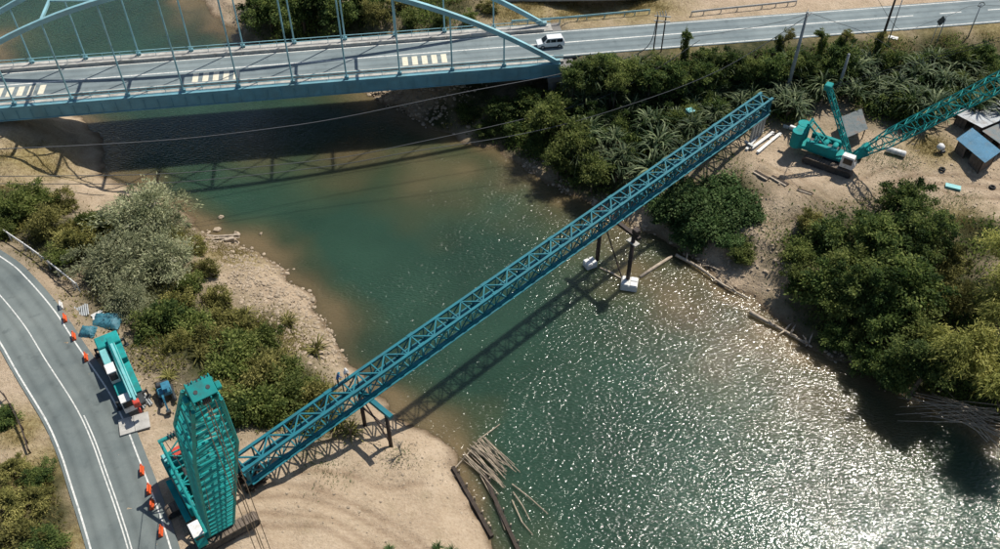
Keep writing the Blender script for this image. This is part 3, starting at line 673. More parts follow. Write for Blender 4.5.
for (a, b, lab) in (((453, 468), (492, 538), 'dark waterlogged timber at the edge of the sand platform'), ((484, 478), (519, 556), 'dark waterlogged timber standing in the shallows beside the bamboo heap')):
    pa, pb = G(*a), G(*b); pa.z = max(pa.z, .1) + .25; pb.z = max(pb.z, .1) + .25
    root = thing('timber', pa, lab, 'timber')
    pp = []
    for k in range(7):
        q = G(a[0] + (b[0] - a[0]) * k / 6, a[1] + (b[1] - a[1]) * k / 6); q.z = max(q.z, .05) + .2; pp.append(q)
    MB().path(pp, .42, .5).build('beam', M_['wood_dark'], root)
    for k in range(5):
        q = pa.lerp(pb, (k + .5) / 5) + Vector((.3, .2, 0)); MB().tube([q - Vector((0, 0, 1)), q + Vector((0, 0, .45))], .09, 6).build('stake', M_['wood_pale'], root)

# ------------------------------------------------------------------ lattice helper
def lattice(parent, P, Q, h, wv, m, hw0, hw1, nb, chord=.1, bar=.06, names=('chord', 'lacing')):
    """four chords from P to Q with half widths hw0 -> hw1 along axes h and wv; every bar is an object of its own"""
    def c(f, i):
        a, b = ((-1, -1), (1, -1), (1, 1), (-1, 1))[i]
        x = hw0[0] + (hw1[0] - hw0[0]) * f; y = hw0[1] + (hw1[1] - hw0[1]) * f
        return P.lerp(Q, f) + h * a * x + wv * b * y
    for i in range(4): ubar(names[0], c(0, i), c(1, i), chord, m, parent)
    for k in range(nb):
        f0, f1 = k / nb, (k + 1) / nb
        for i in range(4):
            j = (i + 1) % 4
            ubar(names[1], c(f0, i), c(f0, j), bar, m, parent)
            if (k + i) % 2: ubar(names[1], c(f0, i), c(f1, j), bar, m, parent)
            else: ubar(names[1], c(f0, j), c(f1, i), bar, m, parent)

def crawler(parent, M, length, width, height, nshoe=22):
    """crawler track along local x; body with rounded ends and separate shoes"""
    r = height / 2; prof = []
    for k in range(9): a = math.pi / 2 + math.pi * k / 8; prof.append((-length / 2 + r + math.cos(a) * r, r + math.sin(a) * r))
    for k in range(9): a = -math.pi / 2 + math.pi * k / 8; prof.append((length / 2 - r + math.cos(a) * r, r + math.sin(a) * r))
    tr_ = MB(M).extr([(p[0] * .97, r + (p[1] - r) * .9) for p in prof], -width * .42, width * .42).build('track', M_['craned'], parent)
    per = []
    for i in range(len(prof)):
        a, b = prof[i], prof[(i + 1) % len(prof)]; L = math.hypot(b[0] - a[0], b[1] - a[1]); n = max(1, round(L / .42))
        for k in range(n): f = (k + .5) / n; per.append((a[0] + (b[0] - a[0]) * f, a[1] + (b[1] - a[1]) * f, math.atan2(b[1] - a[1], b[0] - a[0]), L / n))
    me0 = None
    sh = MB()
    for x, z, an, L in per:
        sh2 = MB(M); sh2.box((x, 0, z), (min(L * .86, .4), width, .09), ry=-an)
        o = sh2.build('track_shoe', M_['track_mud'], tr_)
    for k in range(7):
        x = -length / 2 + r + (length - 2 * r) * k / 6
        MB(M).tube([(x, -width * .45, r * .75), (x, width * .45, r * .75)], r * .5, 10).build('roller', M_['craned'], tr_)
M_['track_mud'] = mat('muddy_track_steel', (.13, .10, .075), .85, 0, .4, 2)

# ------------------------------------------------------------------ near crane, boom reaching towards the camera
BF = Vector((-27.4, 44.6, 11.2)); BH = Vector((-12.3, 22.9, 60.6))
cd = (BH - BF).normalized(); fwd = Vector((cd.x, cd.y, 0)).normalized(); hx = Vector((-fwd.y, fwd.x, 0)); wv = cd.cross(hx).normalized()
gz = hz(BF.x, BF.y) ; gz = 8.7
cr1 = thing('crawler_crane', Vector((BF.x - fwd.x * 2, BF.y - fwd.y * 2, gz)), 'large turquoise crawler crane at bottom left with boom raised steeply', 'crane', 'crawler cranes')
boom = MB().tube([BF - hx * 1.0, BF + hx * 1.0], .16, 8).build('boom', M_['crane'], cr1)
BLn = (BH - BF).length; f1, f2 = 5.5 / BLn, (BLn - 10) / BLn
pA, pB_, pC = BF, BF.lerp(BH, f1), BF.lerp(BH, f2); pD = BF.lerp(BH, .972)
HB = 1.14
lattice(boom, pA, pB_, hx, wv, M_['crane'], (.75, .12), (HB, HB), 3, .10, .075)
lattice(boom, pB_, pC, hx, wv, M_['crane'], (HB, HB), (HB, HB), 27, .10, .074)
lattice(boom, pC, pD, hx, wv, M_['crane'], (HB, HB), (.62, .5), 6, .10, .075)
# boom head with sheaves
Mh = Matrix(((hx.x, wv.x, cd.x, pD.x), (hx.y, wv.y, cd.y, pD.y), (hx.z, wv.z, cd.z, pD.z), (0, 0, 0, 1))) @ Matrix.Scale(.70, 4)
hd = MB(Mh).box((0, .1, .1), (1.5, 1.3, .25), bev=.05).build('boom_head', M_['crane'], cr1)
for x in (-.72, -.3, .3, .72): MB(Mh).box((x, -.05, .95), (.09, 1.45, 1.6), bev=.02).build('cheek_plate', M_['crane'], hd)
MB(Mh).box((0, .55, 1.2), (1.5, .12, .9)).build('cover_plate', M_['crane'], hd)
MB(Mh).box((0, -.1, 1.76), (1.56, 1.1, .1), bev=.03).build('cover_plate', M_['crane'], hd)
for x in (-.38, .38): MB(Mh).tube([(x, -.1, 1.78), (x, -.1, 1.84)], .13, 12).build('hole_disc', M_['craned'], hd)  # dark discs stand in for the two dark open holes
for y, z in ((-.45, 1.0), (.35, 1.35)):
    for k in range(5):
        x = -.2 + k * .1 if z < 1.2 else -.5 + k * .25
        MB(Mh).tube([(x - .035, y, z), (x + .035, y, z)], .42, 16).build('sheave', M_['craned'], hd)
MB(Mh).tube([(-1.0, -.1, 1.0), (1.0, -.1, 1.0)], .14, 10).build('axle', M_['crane'], hd)
for sx in (-1, 1): MB(Mh).box((sx * 1.0, -.1, .95), (.35, .5, .55), bev=.06).build('side_lug', M_['crane'], hd)
# upper works
Mc = Matrix(((fwd.x, hx.x, 0, BF.x), (fwd.y, hx.y, 0, BF.y), (0, 0, 1, gz), (0, 0, 0, 1)))
MB(Mc).box((-4.2, 0, 1.75), (9.0, 2.9, .55), bev=.06).build('slewing_frame', M_['crane'], cr1)
for y in (-1.35, 1.35): MB(Mc).box((-5.2, y * 1.02, 2.85), (5.6, .75, 1.6), bev=.08).build('machine_house', M_['crane'], cr1)
MB(Mc).box((-5.2, 0, 2.5), (5.0, 1.2, .8), bev=.05).build('winch_deck', M_['craned'], cr1)
for x in (-3.2, -4.6, -6.0): MB(Mc).tube([(x, -.6, 3.05), (x, .6, 3.05)], .42, 14).build('winch_drum', M_['craned'], cr1, True)
for k in range(4): MB(Mc).box((-9.0, 0, 1.9 + k * .52), (1.7, 3.9 - .25 * (k > 2), .48), bev=.06).build('counterweight', M_['crane'], cr1)
MB(Mc).box((-9.0, -.2, 4.05), (1.1, 1.2, .35), bev=.05).build('hatch', M_['red'], cr1)
for y in (-1.55, 1.5): MB(Mc).box((-9.0, y, 4.0), (1.0, .4, .25), bev=.05).build('lifting_lug', M_['pale_teal'], cr1)
cb = MB(Mc).extr([(-.9, 1.7), (1.0, 1.7), (1.25, 2.4), (.85, 3.5), (-.9, 3.5)], -2.45, -1.45).build('cab', M_['crane'], cr1)
MB(Mc).box((0, -1.95, 3.56), (1.75, 1.04, .1), bev=.03).build('cab_roof', M_['white'], cb)
MB(Mc).box((1.0, -1.95, 2.9), (.1, .82, .9), ry=R(-16)).build('windscreen', M_['glass'], cb)
MB(Mc).box((.05, -2.47, 2.85), (1.3, .05, .9)).build('side_window', M_['glass'], cb)
# gantry mast leaning back, with ladder-like lacing
g0 = Mc @ Vector((-.6, 0, 2.3)); g1 = Mc @ Vector((-8.6, 0, 7.2)); gw = (g1 - g0).normalized().cross(hx).normalized()
mast = MB().tube([g1 - hx * 1.5, g1 + hx * 1.5], .22, 10).build('gantry_mast', M_['crane'], cr1)
for sy in (-1, 1):
    ubar('mast_leg', g0 + hx * sy * 1.3, g1 + hx * sy * 1.3, .17, M_['crane'], mast)
    ubar('mast_stay', g1 + hx * sy * 1.3, Mc @ Vector((-9.0, sy * 1.3, 3.7)), .1, M_['crane'], mast)
for k in range(6):
    a, b = g0.lerp(g1, k / 6), g0.lerp(g1, (k + 1) / 6)
    ubar('mast_rung', b - hx * 1.3, b + hx * 1.3, .1, M_['crane'], mast); sgn = 1 if k % 2 else -1
    ubar('mast_rung', a - hx * 1.3 * sgn, b + hx * 1.3 * sgn, .08, M_['crane'], mast)
for k in range(4): MB().tube([g1 + hx * (-.45 + k * .3) - gw * .05, g1 + hx * (-.33 + k * .3) - gw * .05], .4, 14).build('sheave', M_['craned'], mast)
for sy in (-1, 1): MB().tube([g1 + hx * sy * .9, BF.lerp(BH, .5) - wv * 1.6 + hx * sy * .9, pD + hx * sy * .7 - wv * .4], .035, 5).build('pendant', M_['craned'], cr1)
# ladder rail beside the machine house, catwalk
for sy in (-1, 1): MB(Mc).box((-5.0, sy * 2.15, 2.05), (5.6, .6, .06)).build('catwalk', M_['crane'], cr1)
# hoist ropes hanging from the head
hp = Mh @ Vector((0, -.45, 1.3)); hook_z = 23.0
for k in range(4):
    o = hx * (-.3 + k * .2) + fwd * (.42 if k % 2 else -.25)
    ubar('hoist_rope', hp + o, Vector((hp.x + o.x, hp.y + o.y, hook_z)), .022, M_['rope'], cr1)
MB().box((hp.x, hp.y, hook_z - .7), (1.3, .6, 1.4), math.atan2(hx.y, hx.x), bev=.1).build('hook_block', M_['craned'], cr1)
MB().tube([(hp.x, hp.y, hook_z - 1.4), (hp.x, hp.y, hook_z - 2.0), (hp.x + .3, hp.y, hook_z - 2.3), (hp.x, hp.y, hook_z - 2.55), (hp.x - .3, hp.y, hook_z - 2.3)], .1, 8).build('hook', M_['craned'], cr1)
# undercarriage turned square to the boom
MB(Mc).tube([(-2.4, 0, 1.05), (-2.4, 0, 1.48)], 1.5, 24).build('slew_ring', M_['craned'], cr1)
MB(Mc).box((-2.4, 0, .85), (5.0, 2.4, .6), bev=.06).build('car_body', M_['craned'], cr1)
for dx in (-2.75, 2.75):
    Mt = Mc @ Matrix.Translation((-2.4 + dx, 0, .02)) @ Matrix.Rotation(R(90), 4, 'Z')
    crawler(cr1, Mt, 7.4, 1.15, 1.25)

# ------------------------------------------------------------------ right crane, boom raised over the huts
F2 = U(852, 157, 8.0); bd = Vector((.83 * math.cos(R(52)), -.557 * math.cos(R(52)), math.sin(R(52)))).normalized(); f2d = Vector((bd.x, bd.y, 0)).normalized(); h2 = Vector((-f2d.y, f2d.x, 0)); w2 = bd.cross(h2).normalized()
g2 = 6.0; F2.z = 8.0
cr2 = thing('crawler_crane', Vector((F2.x - f2d.x * 2, F2.y - f2d.y * 2, g2)), 'turquoise crawler crane on the right bank with boom rising out of the right edge', 'crane', 'crawler cranes')
Mc2 = Matrix(((f2d.x, h2.x, 0, F2.x), (f2d.y, h2.y, 0, F2.y), (0, 0, 1, g2), (0, 0, 0, 1)))
bm2 = MB().tube([F2 - h2 * .8, F2 + h2 * .8], .15, 8).build('boom', M_['crane'], cr2)
s1 = F2 + bd * 6.5; s2 = F2 + bd * 50
lattice(bm2, F2, s1, h2, w2, M_['crane'], (.7, .15), (.98, .98), 4, .11, .065)
lattice(bm2, s1, s2, h2, w2, M_['crane'], (.98, .98), (.98, .98), 26, .11, .06)
Mp = Matrix(((bd.x, h2.x, w2.x, F2.x), (bd.y, h2.y, w2.y, F2.y), (bd.z, h2.z, w2.z, F2.z), (0, 0, 0, 1)))
for y in (-.72, .72): MB(Mp).extr([(-.3, -.3), (2.8, -.75), (2.8, .75), (-.3, .3)], y - .12, y + .12).build('foot_plate', M_['crane'], bm2)
MB(Mp).box((2.6, 0, .3), (.9, 1.5, 1.0), bev=.05).build('foot_plate', M_['crane'], bm2)
MB(Mc2).box((-4.0, 0, 1.55), (8.2, 2.7, .5), bev=.06).build('slewing_frame', M_['crane'], cr2)
for y in (-1.25, 1.25): MB(Mc2).box((-4.4, y, 2.45), (4.6, .7, 1.3), bev=.08).build('machine_house', M_['crane'], cr2)
MB(Mc2).box((-4.4, 0, 2.2), (4.4, 1.4, .6), bev=.05).build('winch_deck', M_['craned'], cr2)
for x in (-2.8, -4.2, -5.6): MB(Mc2).tube([(x, -.65, 2.75), (x, .65, 2.75)], .4, 14).build('winch_drum', M_['crane'], cr2, True)
for y in (-1.15, 1.15): MB(Mc2).tube([(-8.2, y, 1.5), (-8.2, y, 4.1)], .95, 18).build('counterweight', M_['crane'], cr2)
MB(Mc2).box((-8.2, 0, 2.8), (1.5, 2.3, 2.5), bev=.1).build('counterweight', M_['crane'], cr2)
MB(Mc2).box((-9.3, .6, 3.2), (1.6, .5, .25), bev=.05).build('tail_lug', M_['white'], cr2)
cb = MB(Mc2).extr([(-1.0, 1.5), (.9, 1.5), (1.2, 2.2), (.75, 3.4), (-1.0, 3.4)], -2.5, -1.5).build('cab', M_['white'], cr2)
MB(Mc2).box((-.1, -2.0, 3.46), (1.7, 1.06, .1), bev=.03).build('cab_roof', M_['white'], cb)
MB(Mc2).box((.95, -2.0, 2.75), (.08, .84, .95), ry=R(-20)).build('windscreen', M_['glass'], cb)
MB(Mc2).box((0, -2.52, 2.7), (1.3, .05, .95)).build('side_window', M_['glass'], cb)
m0 = Mc2 @ Vector((-.4, 0, 2.0)); _o = Vector((0, 0, CAM_Z)); _r = U(829, 88, 0) - _o; m1 = _o + _r * (h2.dot(m0 - _o) / h2.dot(_r))
md = (m1 - m0).normalized(); mw = md.cross(h2).normalized()
ms = MB().tube([m1 - h2 * .6, m1 + h2 * .6], .3, 10).build('mast', M_['crane'], cr2)
lattice(ms, m0, m1, h2, mw, M_['crane'], (.62, .16), (.42, .22), 6, .1, .06)
MB().box(m1 + md * .2, (1.0, 1.3, .9), math.atan2(f2d.y, f2d.x), bev=.1).build('mast_head', M_['crane'], ms)
n0 = Mc2 @ Vector((-3.6, 0, 2.6)); n1 = Mc2 @ Vector((-7.2, 0, 5.4)); nw = (n1 - n0).normalized().cross(h2).normalized()
gt = MB().tube([n1 - h2 * .9, n1 + h2 * .9], .22, 10).build('gantry', M_['crane'], cr2)
for sy in (-1, 1):
    ubar('gantry_leg', n0 + h2 * sy * .75, n1 + h2 * sy * .75, .14, M_['crane'], gt)
    ubar('gantry_stay', n1 + h2 * sy * .75, Mc2 @ Vector((-7.9, sy * .75, 2.9)), .1, M_['crane'], gt)
for k in range(5):
    b = n0.lerp(n1, (k + .5) / 5); ubar('gantry_rung', b - h2 * .75, b + h2 * .75, .08, M_['crane'], gt)
for sy in (-1, 1):
    MB().tube([m1 + h2 * sy * .4, n1 + h2 * sy * .5], .035, 5).build('mast_rope', M_['craned'], cr2)
    MB().tube([m1 + h2 * sy * .5, F2 + bd * 48 + h2 * sy * .7 - w2 * 0.9], .035, 5).build('pendant', M_['craned'], cr2)
MB(Mc2).tube([(-2.6, 0, .95), (-2.6, 0, 1.3)], 1.4, 24).build('slew_ring', M_['craned'], cr2)
MB(Mc2).box((-2.6, 0, .8), (2.4, 4.4, .55), bev=.06).build('car_body', M_['craned'], cr2)
ta, tb = U(776, 168, 6.2), U(846, 193, 6.2); td = (tb - ta); td.z = 0; td.normalize(); tn = Vector((-td.y, td.x, 0)); tc = (ta + tb) / 2
for o in (-2.3, 2.3):
    c = F2 - f2d * 2.6 + h2 * o; td, tn = f2d, h2
    Mt = Matrix(((td.x, tn.x, 0, c.x), (td.y, tn.y, 0, c.y), (0, 0, 1, hz(c.x, c.y) + .02), (0, 0, 0, 1)))
    crawler(cr2, Mt, 7.4, 1.1, 1.15)

# ------------------------------------------------------------------ truck crane on the left road
ca, cb_ = U(104, 332, 10.6), U(137, 410, 10.6); ca.z = cb_.z = LZ
tf = (cb_ - ca).normalized(); tl = Vector((-tf.y, tf.x, 0)); tc = (ca + cb_) / 2
Mk = Matrix(((tf.x, tl.x, 0, tc.x), (tf.y, tl.y, 0, tc.y), (0, 0, 1, LZ + .01), (0, 0, 0, 1)))
tk = thing('truck_crane', Vector((tc.x, tc.y, LZ)), 'turquoise and white truck crane parked along the road edge', 'truck crane')
MB(Mk).box((0, 0, 1.05), (11.4, 2.3, .45), bev=.05).build('chassis', M_['craned'], tk)
MB(Mk).box((-.6, 0, 1.4), (9.4, 2.5, .22), bev=.04).build('deck', M_['crane'], tk)
for x in (-4.4, -3.1, 2.2, 3.5):
    for y in (-1.05, 1.05):
        w_ = MB(Mk).tube([(x, y - .2, .55), (x, y + .2, .55)], .55, 18).build('wheel', M_['rubber'], tk)
        MB(Mk).tube([(x, y - .22, .55), (x, y + .22, .55)], .26, 12).build('rim', M_['white'], w_)
cbn = MB(Mk).extr([(4.3, .7), (5.7, .7), (5.75, 1.4), (5.5, 2.3), (4.3, 2.3)], -1.2, .1).build('driver_cab', M_['white'], tk)
MB(Mk).box((5.66, -.55, 1.9), (.06, 1.1, .7), ry=R(-14)).build('windscreen', M_['glass'], cbn)
MB(Mk).box((-4.2, 0, 2.1), (1.9, 2.6, 1.2), bev=.1).build('counterweight', M_['crane'], tk)
MB(Mk).box((-1.9, -.85, 1.95), (3.4, .85, .9), bev=.06).build('engine_cover', M_['pale_teal'], tk)
MB(Mk).box((-2.2, .9, 1.9), (2.8, .7, .8), bev=.06).build('winch_house', M_['crane'], tk)
oc = MB(Mk).extr([(.1, 1.5), (1.6, 1.5), (1.7, 2.2), (1.4, 3.1), (.1, 3.1)], -1.28, -.35).build('operator_cab', M_['white'], tk)
MB(Mk).box((.75, -.82, 3.16), (1.5, 1.0, .1), bev=.03).build('cab_roof', M_['white'], oc)
MB(Mk).box((1.6, -.82, 2.55), (.06, .8, .9), ry=R(-18)).build('windscreen', M_['glass'], oc)
MB(Mk).box((.75, -1.3, 2.5), (1.1, .05, .8)).build('side_window', M_['glass'], oc)
bo = MB(Mk).box((1.0, .25, 2.75), (9.8, .62, .7), ry=R(1.5), bev=.06).build('boom', M_['crane'], tk)
MB(Mk).box((1.9, .25, 2.8), (9.2, .3, .78), ry=R(1.5), bev=.04).build('inner_boom', M_['pale_teal'], bo)
MB(Mk).box((6.6, .25, 2.62), (.7, .7, .8), bev=.08).build('boom_head', M_['red'], bo)
for y in (-.5, .95): MB(Mk).tube([(-3.0, y * .4 + .15, 2.9), (6.0, y * .4 + .15, 3.05)], .09, 8).build('jib_tube', M_['pale_teal'], bo)
for x in (-4.9, 4.05):
    for y in (-1, 1):
        MB(Mk).box((x, y * 1.4, 1.05), (.26, .7, .22)).build('outrigger_beam', M_['craned'], tk)
        MB(Mk).tube([(x, y * 1.65, .1), (x, y * 1.65, 1.25)], .1, 8).build('outrigger_leg', M_['craned'], tk)
        MB(Mk).tube([(x, y * 1.65, 0), (x, y * 1.65, .12)], .3, 10).build('outrigger_pad', M_['craned'], tk)
hk = MB(Mk).box((6.75, .25, 1.5), (.4, .3, .6), bev=.06).build('hook_block', M_['red'], tk)

# small tracked machine next to it
def ground_frame(px, py, rz, lift=.02):
    p = G(px, py); return Matrix.Translation((p.x, p.y, p.z + lift)) @ Matrix.Rotation(rz, 4, 'Z'), p
Mm, pm = ground_frame(167, 397, R(-62))
mm = thing('mini_excavator', pm, 'small blue tracked machine between truck crane and big crane', 'machine')
for y in (-.75, .75): MB(Mm).box((0, y, .35), (2.6, .4, .65), bev=.2).build('track', M_['craned'], mm)
MB(Mm).box((-.3, 0, 1.05), (1.7, 1.5, .7), bev=.12).build('body', M_['mblue'], mm)
MB(Mm).box((-.75, 0, 1.5), (.7, 1.3, .4), bev=.1).build('engine_cover', M_['craned'], mm)
MB(Mm).box((.15, .3, 2.1), (1.1, .9, .08), bev=.03).build('canopy', M_['mblue'], mm)
for x in (-.3, .6):
    for y in (-.05, .65): MB(Mm).tube([(x, y, 1.3), (x, y, 2.08)], .035, 6).build('canopy_post', M_['craned'], mm)
MB(Mm).bar(Mm.inverted() @ (Mm @ Vector((.6, -.3, 1.2))), (1.7, -.3, 1.9), .2, .25).build('boom', M_['mblue'], mm)
MB(Mm).bar((1.7, -.3, 1.9), (2.4, -.3, .6), .18, .2).build('arm', M_['mblue'], mm)
MB(Mm).extr([(2.2, .1), (2.7, .15), (2.75, .6), (2.35, .65)], -.55, -.05).build('bucket', M_['craned'], mm)

# ------------------------------------------------------------------ van on the far road
pv = U(550, 46, TZ); Mv = Matrix(((-BE.x, -BN.x, 0, pv.x), (-BE.y, -BN.y, 0, pv.y), (0, 0, 1, TZ + .01), (0, 0, 0, 1)))
vn = thing('van', Vector((pv.x, pv.y, TZ)), 'white people carrier driving towards the bridge', 'van')
M_['car'] = mat('white_car_paint', (.66, .68, .68), .25, 0, .03, 1)
bd_ = MB(Mv)
prof = [(-2.25, .35), (2.2, .35), (2.3, .6), (2.25, .85), (1.35, 1.02), (.75, 1.05), (-2.3, 1.05), (-2.32, .6)]
bd_.extr(prof, -.86, .86); bd_o = bd_.build('body', M_['car'], vn)
rf = MB(Mv); top = [(1.35, .03), (.55, .72), (-1.9, .74), (-2.28, .03)]
vs = []
for y, ins in ((-1, 0), (1, 0)):
    for x, z in top: vs.append((x, y * (.84 if z < .1 else .70), 1.03 + z))
rf.add(vs, [(0, 1, 2, 3), (7, 6, 5, 4), (0, 4, 5, 1), (1, 5, 6, 2), (2, 6, 7, 3), (3, 7, 4, 0)]).build('cabin', M_['car'], vn)
MB(Mv).add([(1.36, -.74, 1.1), (1.36, .74, 1.1), (.62, .62, 1.71), (.62, -.62, 1.71)], [(0, 1, 2, 3)]).build('windscreen', M_['glass'], vn)
for y in (-1, 1):
    for x0, x1 in ((.95, .15), (.05, -.85), (-.95, -1.95)):
        MB(Mv).add([(x0, y * .845, 1.1), (x1, y * .845, 1.1), (x1 - .02, y * .755, 1.62), (min(x0, .62), y * .755, 1.62)], [(0, 1, 2, 3)]).build('window', M_['glass'], vn)
    for x in (-1.45, 1.4):
        wh = MB(Mv).tube([(x, y * .7, .33), (x, y * .9, .33)], .33, 16).build('wheel', M_['rubber'], vn)
        MB(Mv).tube([(x, y * .72, .33), (x, y * .915, .33)], .19, 12).build('rim', M_['galv'], wh)
    MB(Mv).box((2.24, y * .6, .75), (.12, .4, .2), bev=.04).build('headlight', M_['galv'], vn)
    MB(Mv).box((-2.31, y * .7, .85), (.08, .25, .3), bev=.03).build('tail_light', M_['red'], vn)
    MB(Mv).box((.95, y * .98, 1.12), (.14, .2, .14), bev=.03).build('mirror', M_['car'], vn)

# ------------------------------------------------------------------ huts and sheds on the right bank
M_['wood_grey'] = mat('grey_brown_boards', (.12, .095, .075), .9, 0, .4, 2)  # boards toned dark, standing in for the open shade beneath the roofs
def sheet(parent, O, a, b, na, m, slope, name='roof_panel', thick=.03, waves=6):
    """corrugated roof sheets: na sheets side by side along a, each running along b, dropping by slope"""
    O = Vector(O); L = a.length; u = a / L
    for k in range(na):
        vs = []; n = waves * 2 + 1
        for r in (0, 1):
            for i in range(n):
                f = (k + i / (n - 1) * 1.0) / na
                vs.append(O + u * (f * L) + b * r + Vector((0, 0, (.05 if i % 2 else 0) - slope * r + (.012 if k % 2 else 0))))
        vs2 = [v - Vector((0, 0, thick)) for v in vs]; N_ = len(vs)
        fs = []
        for i in range(n - 1): fs += [(i, i + 1, n + i + 1, n + i), (N_ + i, N_ + n + i, N_ + n + i + 1, N_ + i + 1)]
        fs += [(i, N_ + i, N_ + i + 1, i + 1) for i in range(n - 1)] + [(n + i, n + i + 1, N_ + n + i + 1, N_ + n + i) for i in range(n - 1)]
        fs += [(0, n, N_ + n, N_), (n - 1, N_ + n - 1, N_ + 2 * n - 1, 2 * n - 1)]
        MB().add(vs + vs2, fs).build(name, m, parent)
def hut(label, c0, ca_, cb__, z, m, na, ext, slope, wall=True, name='hut', gm='wood_dark'):
    O = U(*c0, z); a = U(*ca_, z) - O; b = U(*cb__, z) - O
    b = b * ext[1]; a = a * ext[0]
    g = min(hz(O.x, O.y), hz((O + a + b).x, (O + a + b).y))
    root = thing(name, Vector((O.x, O.y, g)), label, 'hut' if name == 'hut' else 'shed')
    sheet(root, O, a, b, na, m, slope)
    i = .08
    C = [O + a * i + b * i, O + a * (1 - i) + b * i, O + a * (1 - i) + b * (1 - i), O + a * i + b * (1 - i)]
    zz = [z - slope * i, z - slope * i, z - slope * (1 - i), z - slope * (1 - i)]
    for c, q in zip(C, zz): MB().tube([Vector((c.x, c.y, hz(c.x, c.y) - .2)), Vector((c.x, c.y, q - .06))], .09, 8).build('post', M_[gm], root)
    if wall:
        for k in (0, 1, 2, 3):
            p, q = C[k], C[(k + 1) % 4]; n = max(3, int((q - p).length / .55))
            for j in range(n):
                if k == 0 and j in (n // 2, n // 2 + 1): continue
                e, f = p.lerp(q, (j + .03) / n), p.lerp(q, (j + .97) / n); m_ = (e + f) / 2
                ze = zz[k] + (zz[(k + 1) % 4] - zz[k]) * (j + .5) / n - .25; g0 = hz(m_.x, m_.y) - .1
                MB().box(Vector((m_.x, m_.y, (g0 + ze) / 2)), ((f - e).length, .05, ze - g0), math.atan2((f - e).y, (f - e).x)).build('wall_board', M_['wood_grey'], root)
    for t in (0.1, .9): MB().bar(O + a * -.02 + b * t + Vector((0, 0, -.12 - slope * t)), O + a * 1.02 + b * t + Vector((0, 0, -.12 - slope * t)), .1, .1).build('purlin', M_['wood_dark'], root)
    return root
hut('hut with pale corrugated roof under the raised crane boom', (953, 113), (982, 128), (978, 101), 9.6, M_['roof_white'], 7, (1, 1.7), .9)
hut('lean-to with blue corrugated roof at the right edge', (985, 163), (956, 139), (1000, 154), 9.0, M_['roof_blue'], 7, (1, 1.0), -.5)
hut('grey roofed hut between the pale and the blue roofs', (982, 131), (1003, 146), (1003, 120), 9.2, M_['roof_grey'], 5, (1, 1.3), .5)
hut('low grey corrugated shelter behind the right crane', (844, 139), (868, 129), (839, 116), 8.6, M_['roof_grey'], 6, (1, 1.0), .4, False, 'shelter')

# loose things on the right site
def beam_thing(name, a, b, w_, h_, m, label, cat, group=None, dz=0.0):
    pa, pb = G(*a), G(*b); pa.z += h_ / 2 + .03 + dz; pb.z += h_ / 2 + .03 + dz
    root = thing(name, pa - Vector((0, 0, h_ / 2)), label, cat, group)
    # an I section: web and two flanges
    d = (pb - pa).normalized(); up = Vector((0, 0, 1))
    MB().bar(pa, pb, w_ * .3, h_ * .8).build('web', M_[m], root)
    for sgn in (-1, 1): MB().bar(pa + up * sgn * h_ * .44, pb + up * sgn * h_ * .44, w_, h_ * .14).build('flange', M_[m], root)
    return root
beam_thing('steel_beam', (751, 150), (773, 134), .5, .4, 'white', 'pale steel beam, middle one of the bundle by the truss end', 'beam', 'pale beams by the truss end')
beam_thing('steel_beam', (757, 154), (780, 135), .5, .4, 'white', 'pale steel beam lying nearest the right crane', 'beam', 'pale beams by the truss end')
beam_thing('steel_beam', (746, 151), (762, 132), .42, .35, 'white', 'pale steel beam lying closest to the truss end', 'beam', 'pale beams by the truss end')
beam_thing('steel_beam', (744, 145), (752, 150), .4, .35, 'galv', 'short grey beam lying across the end of the pale beams', 'beam', None, .42)
beam_thing('steel_beam', (783, 127), (797, 131), .4, .35, 'white', 'short white beam behind the crane counterweight', 'beam')
def mat_thing(a, b, wd, label, name='timber_mat'):
    pa, pb = G(*a), G(*b); root = thing(name, pa, label, 'timber mat', 'timber mats by the right crane'); d = (pb - pa); d.z = 0; d.normalize(); n = Vector((-d.y, d.x, 0))
    for k in range(3):
        o = n * (k - 1) * wd / 3; MB().bar(pa + o + Vector((0, 0, .12)), pb + o + Vector((0, 0, .12)), wd / 3 - .03, .22).build('plank', M_['wood_dark'] if k else M_['wood_pale'], root)
mat_thing((754, 172), (768, 180), .8, 'dark timber mat lying left of the crane track')
mat_thing((771, 177), (787, 186), .8, 'dark timber mat in front of the crane track')
mat_thing((797, 190), (812, 195), .5, 'narrow timber plank lying below the crane track')
pa, pb = G(886, 152), G(904, 157)
tnk = thing('water_tank', pa, 'white cylinder lying on the ground near the huts', 'tank')
pa.z += .5; pb.z += .5; d = (pb - pa).normalized()
MB().tube([pa - d * .12, pa, pb, pb + d * .12], [.3, .48, .48, .3], 14).build('body', M_['white'], tnk, True)
for f in (.2, .5, .8): MB().tube([pa.lerp(pb, f) - d * .03, pa.lerp(pb, f) + d * .03], .5, 14).build('hoop', M_['galv'], tnk)
def sheets(px, py, rz, L, W, n, m, label, name='sheet_stack'):
    p = G(px, py); root = thing(name, p, label, 'sheets'); Mq = Matrix.Translation(p) @ Matrix.Rotation(rz, 4, 'Z')
    for k in range(n): MB(Mq).box((rnd.uniform(-.08, .08), rnd.uniform(-.08, .08), .1 + k * .1), (L, W, .07), rnd.uniform(-.03, .03)).build('sheet', M_[m], root)
sheets(953, 188, R(-22), 2.1, .9, 3, 'pale_teal', 'small stack of teal sheets on the right sand')
sheets(893, 38, R(-25), 1.6, 1.0, 1, 'white', 'white board lying on the verge below the highway')
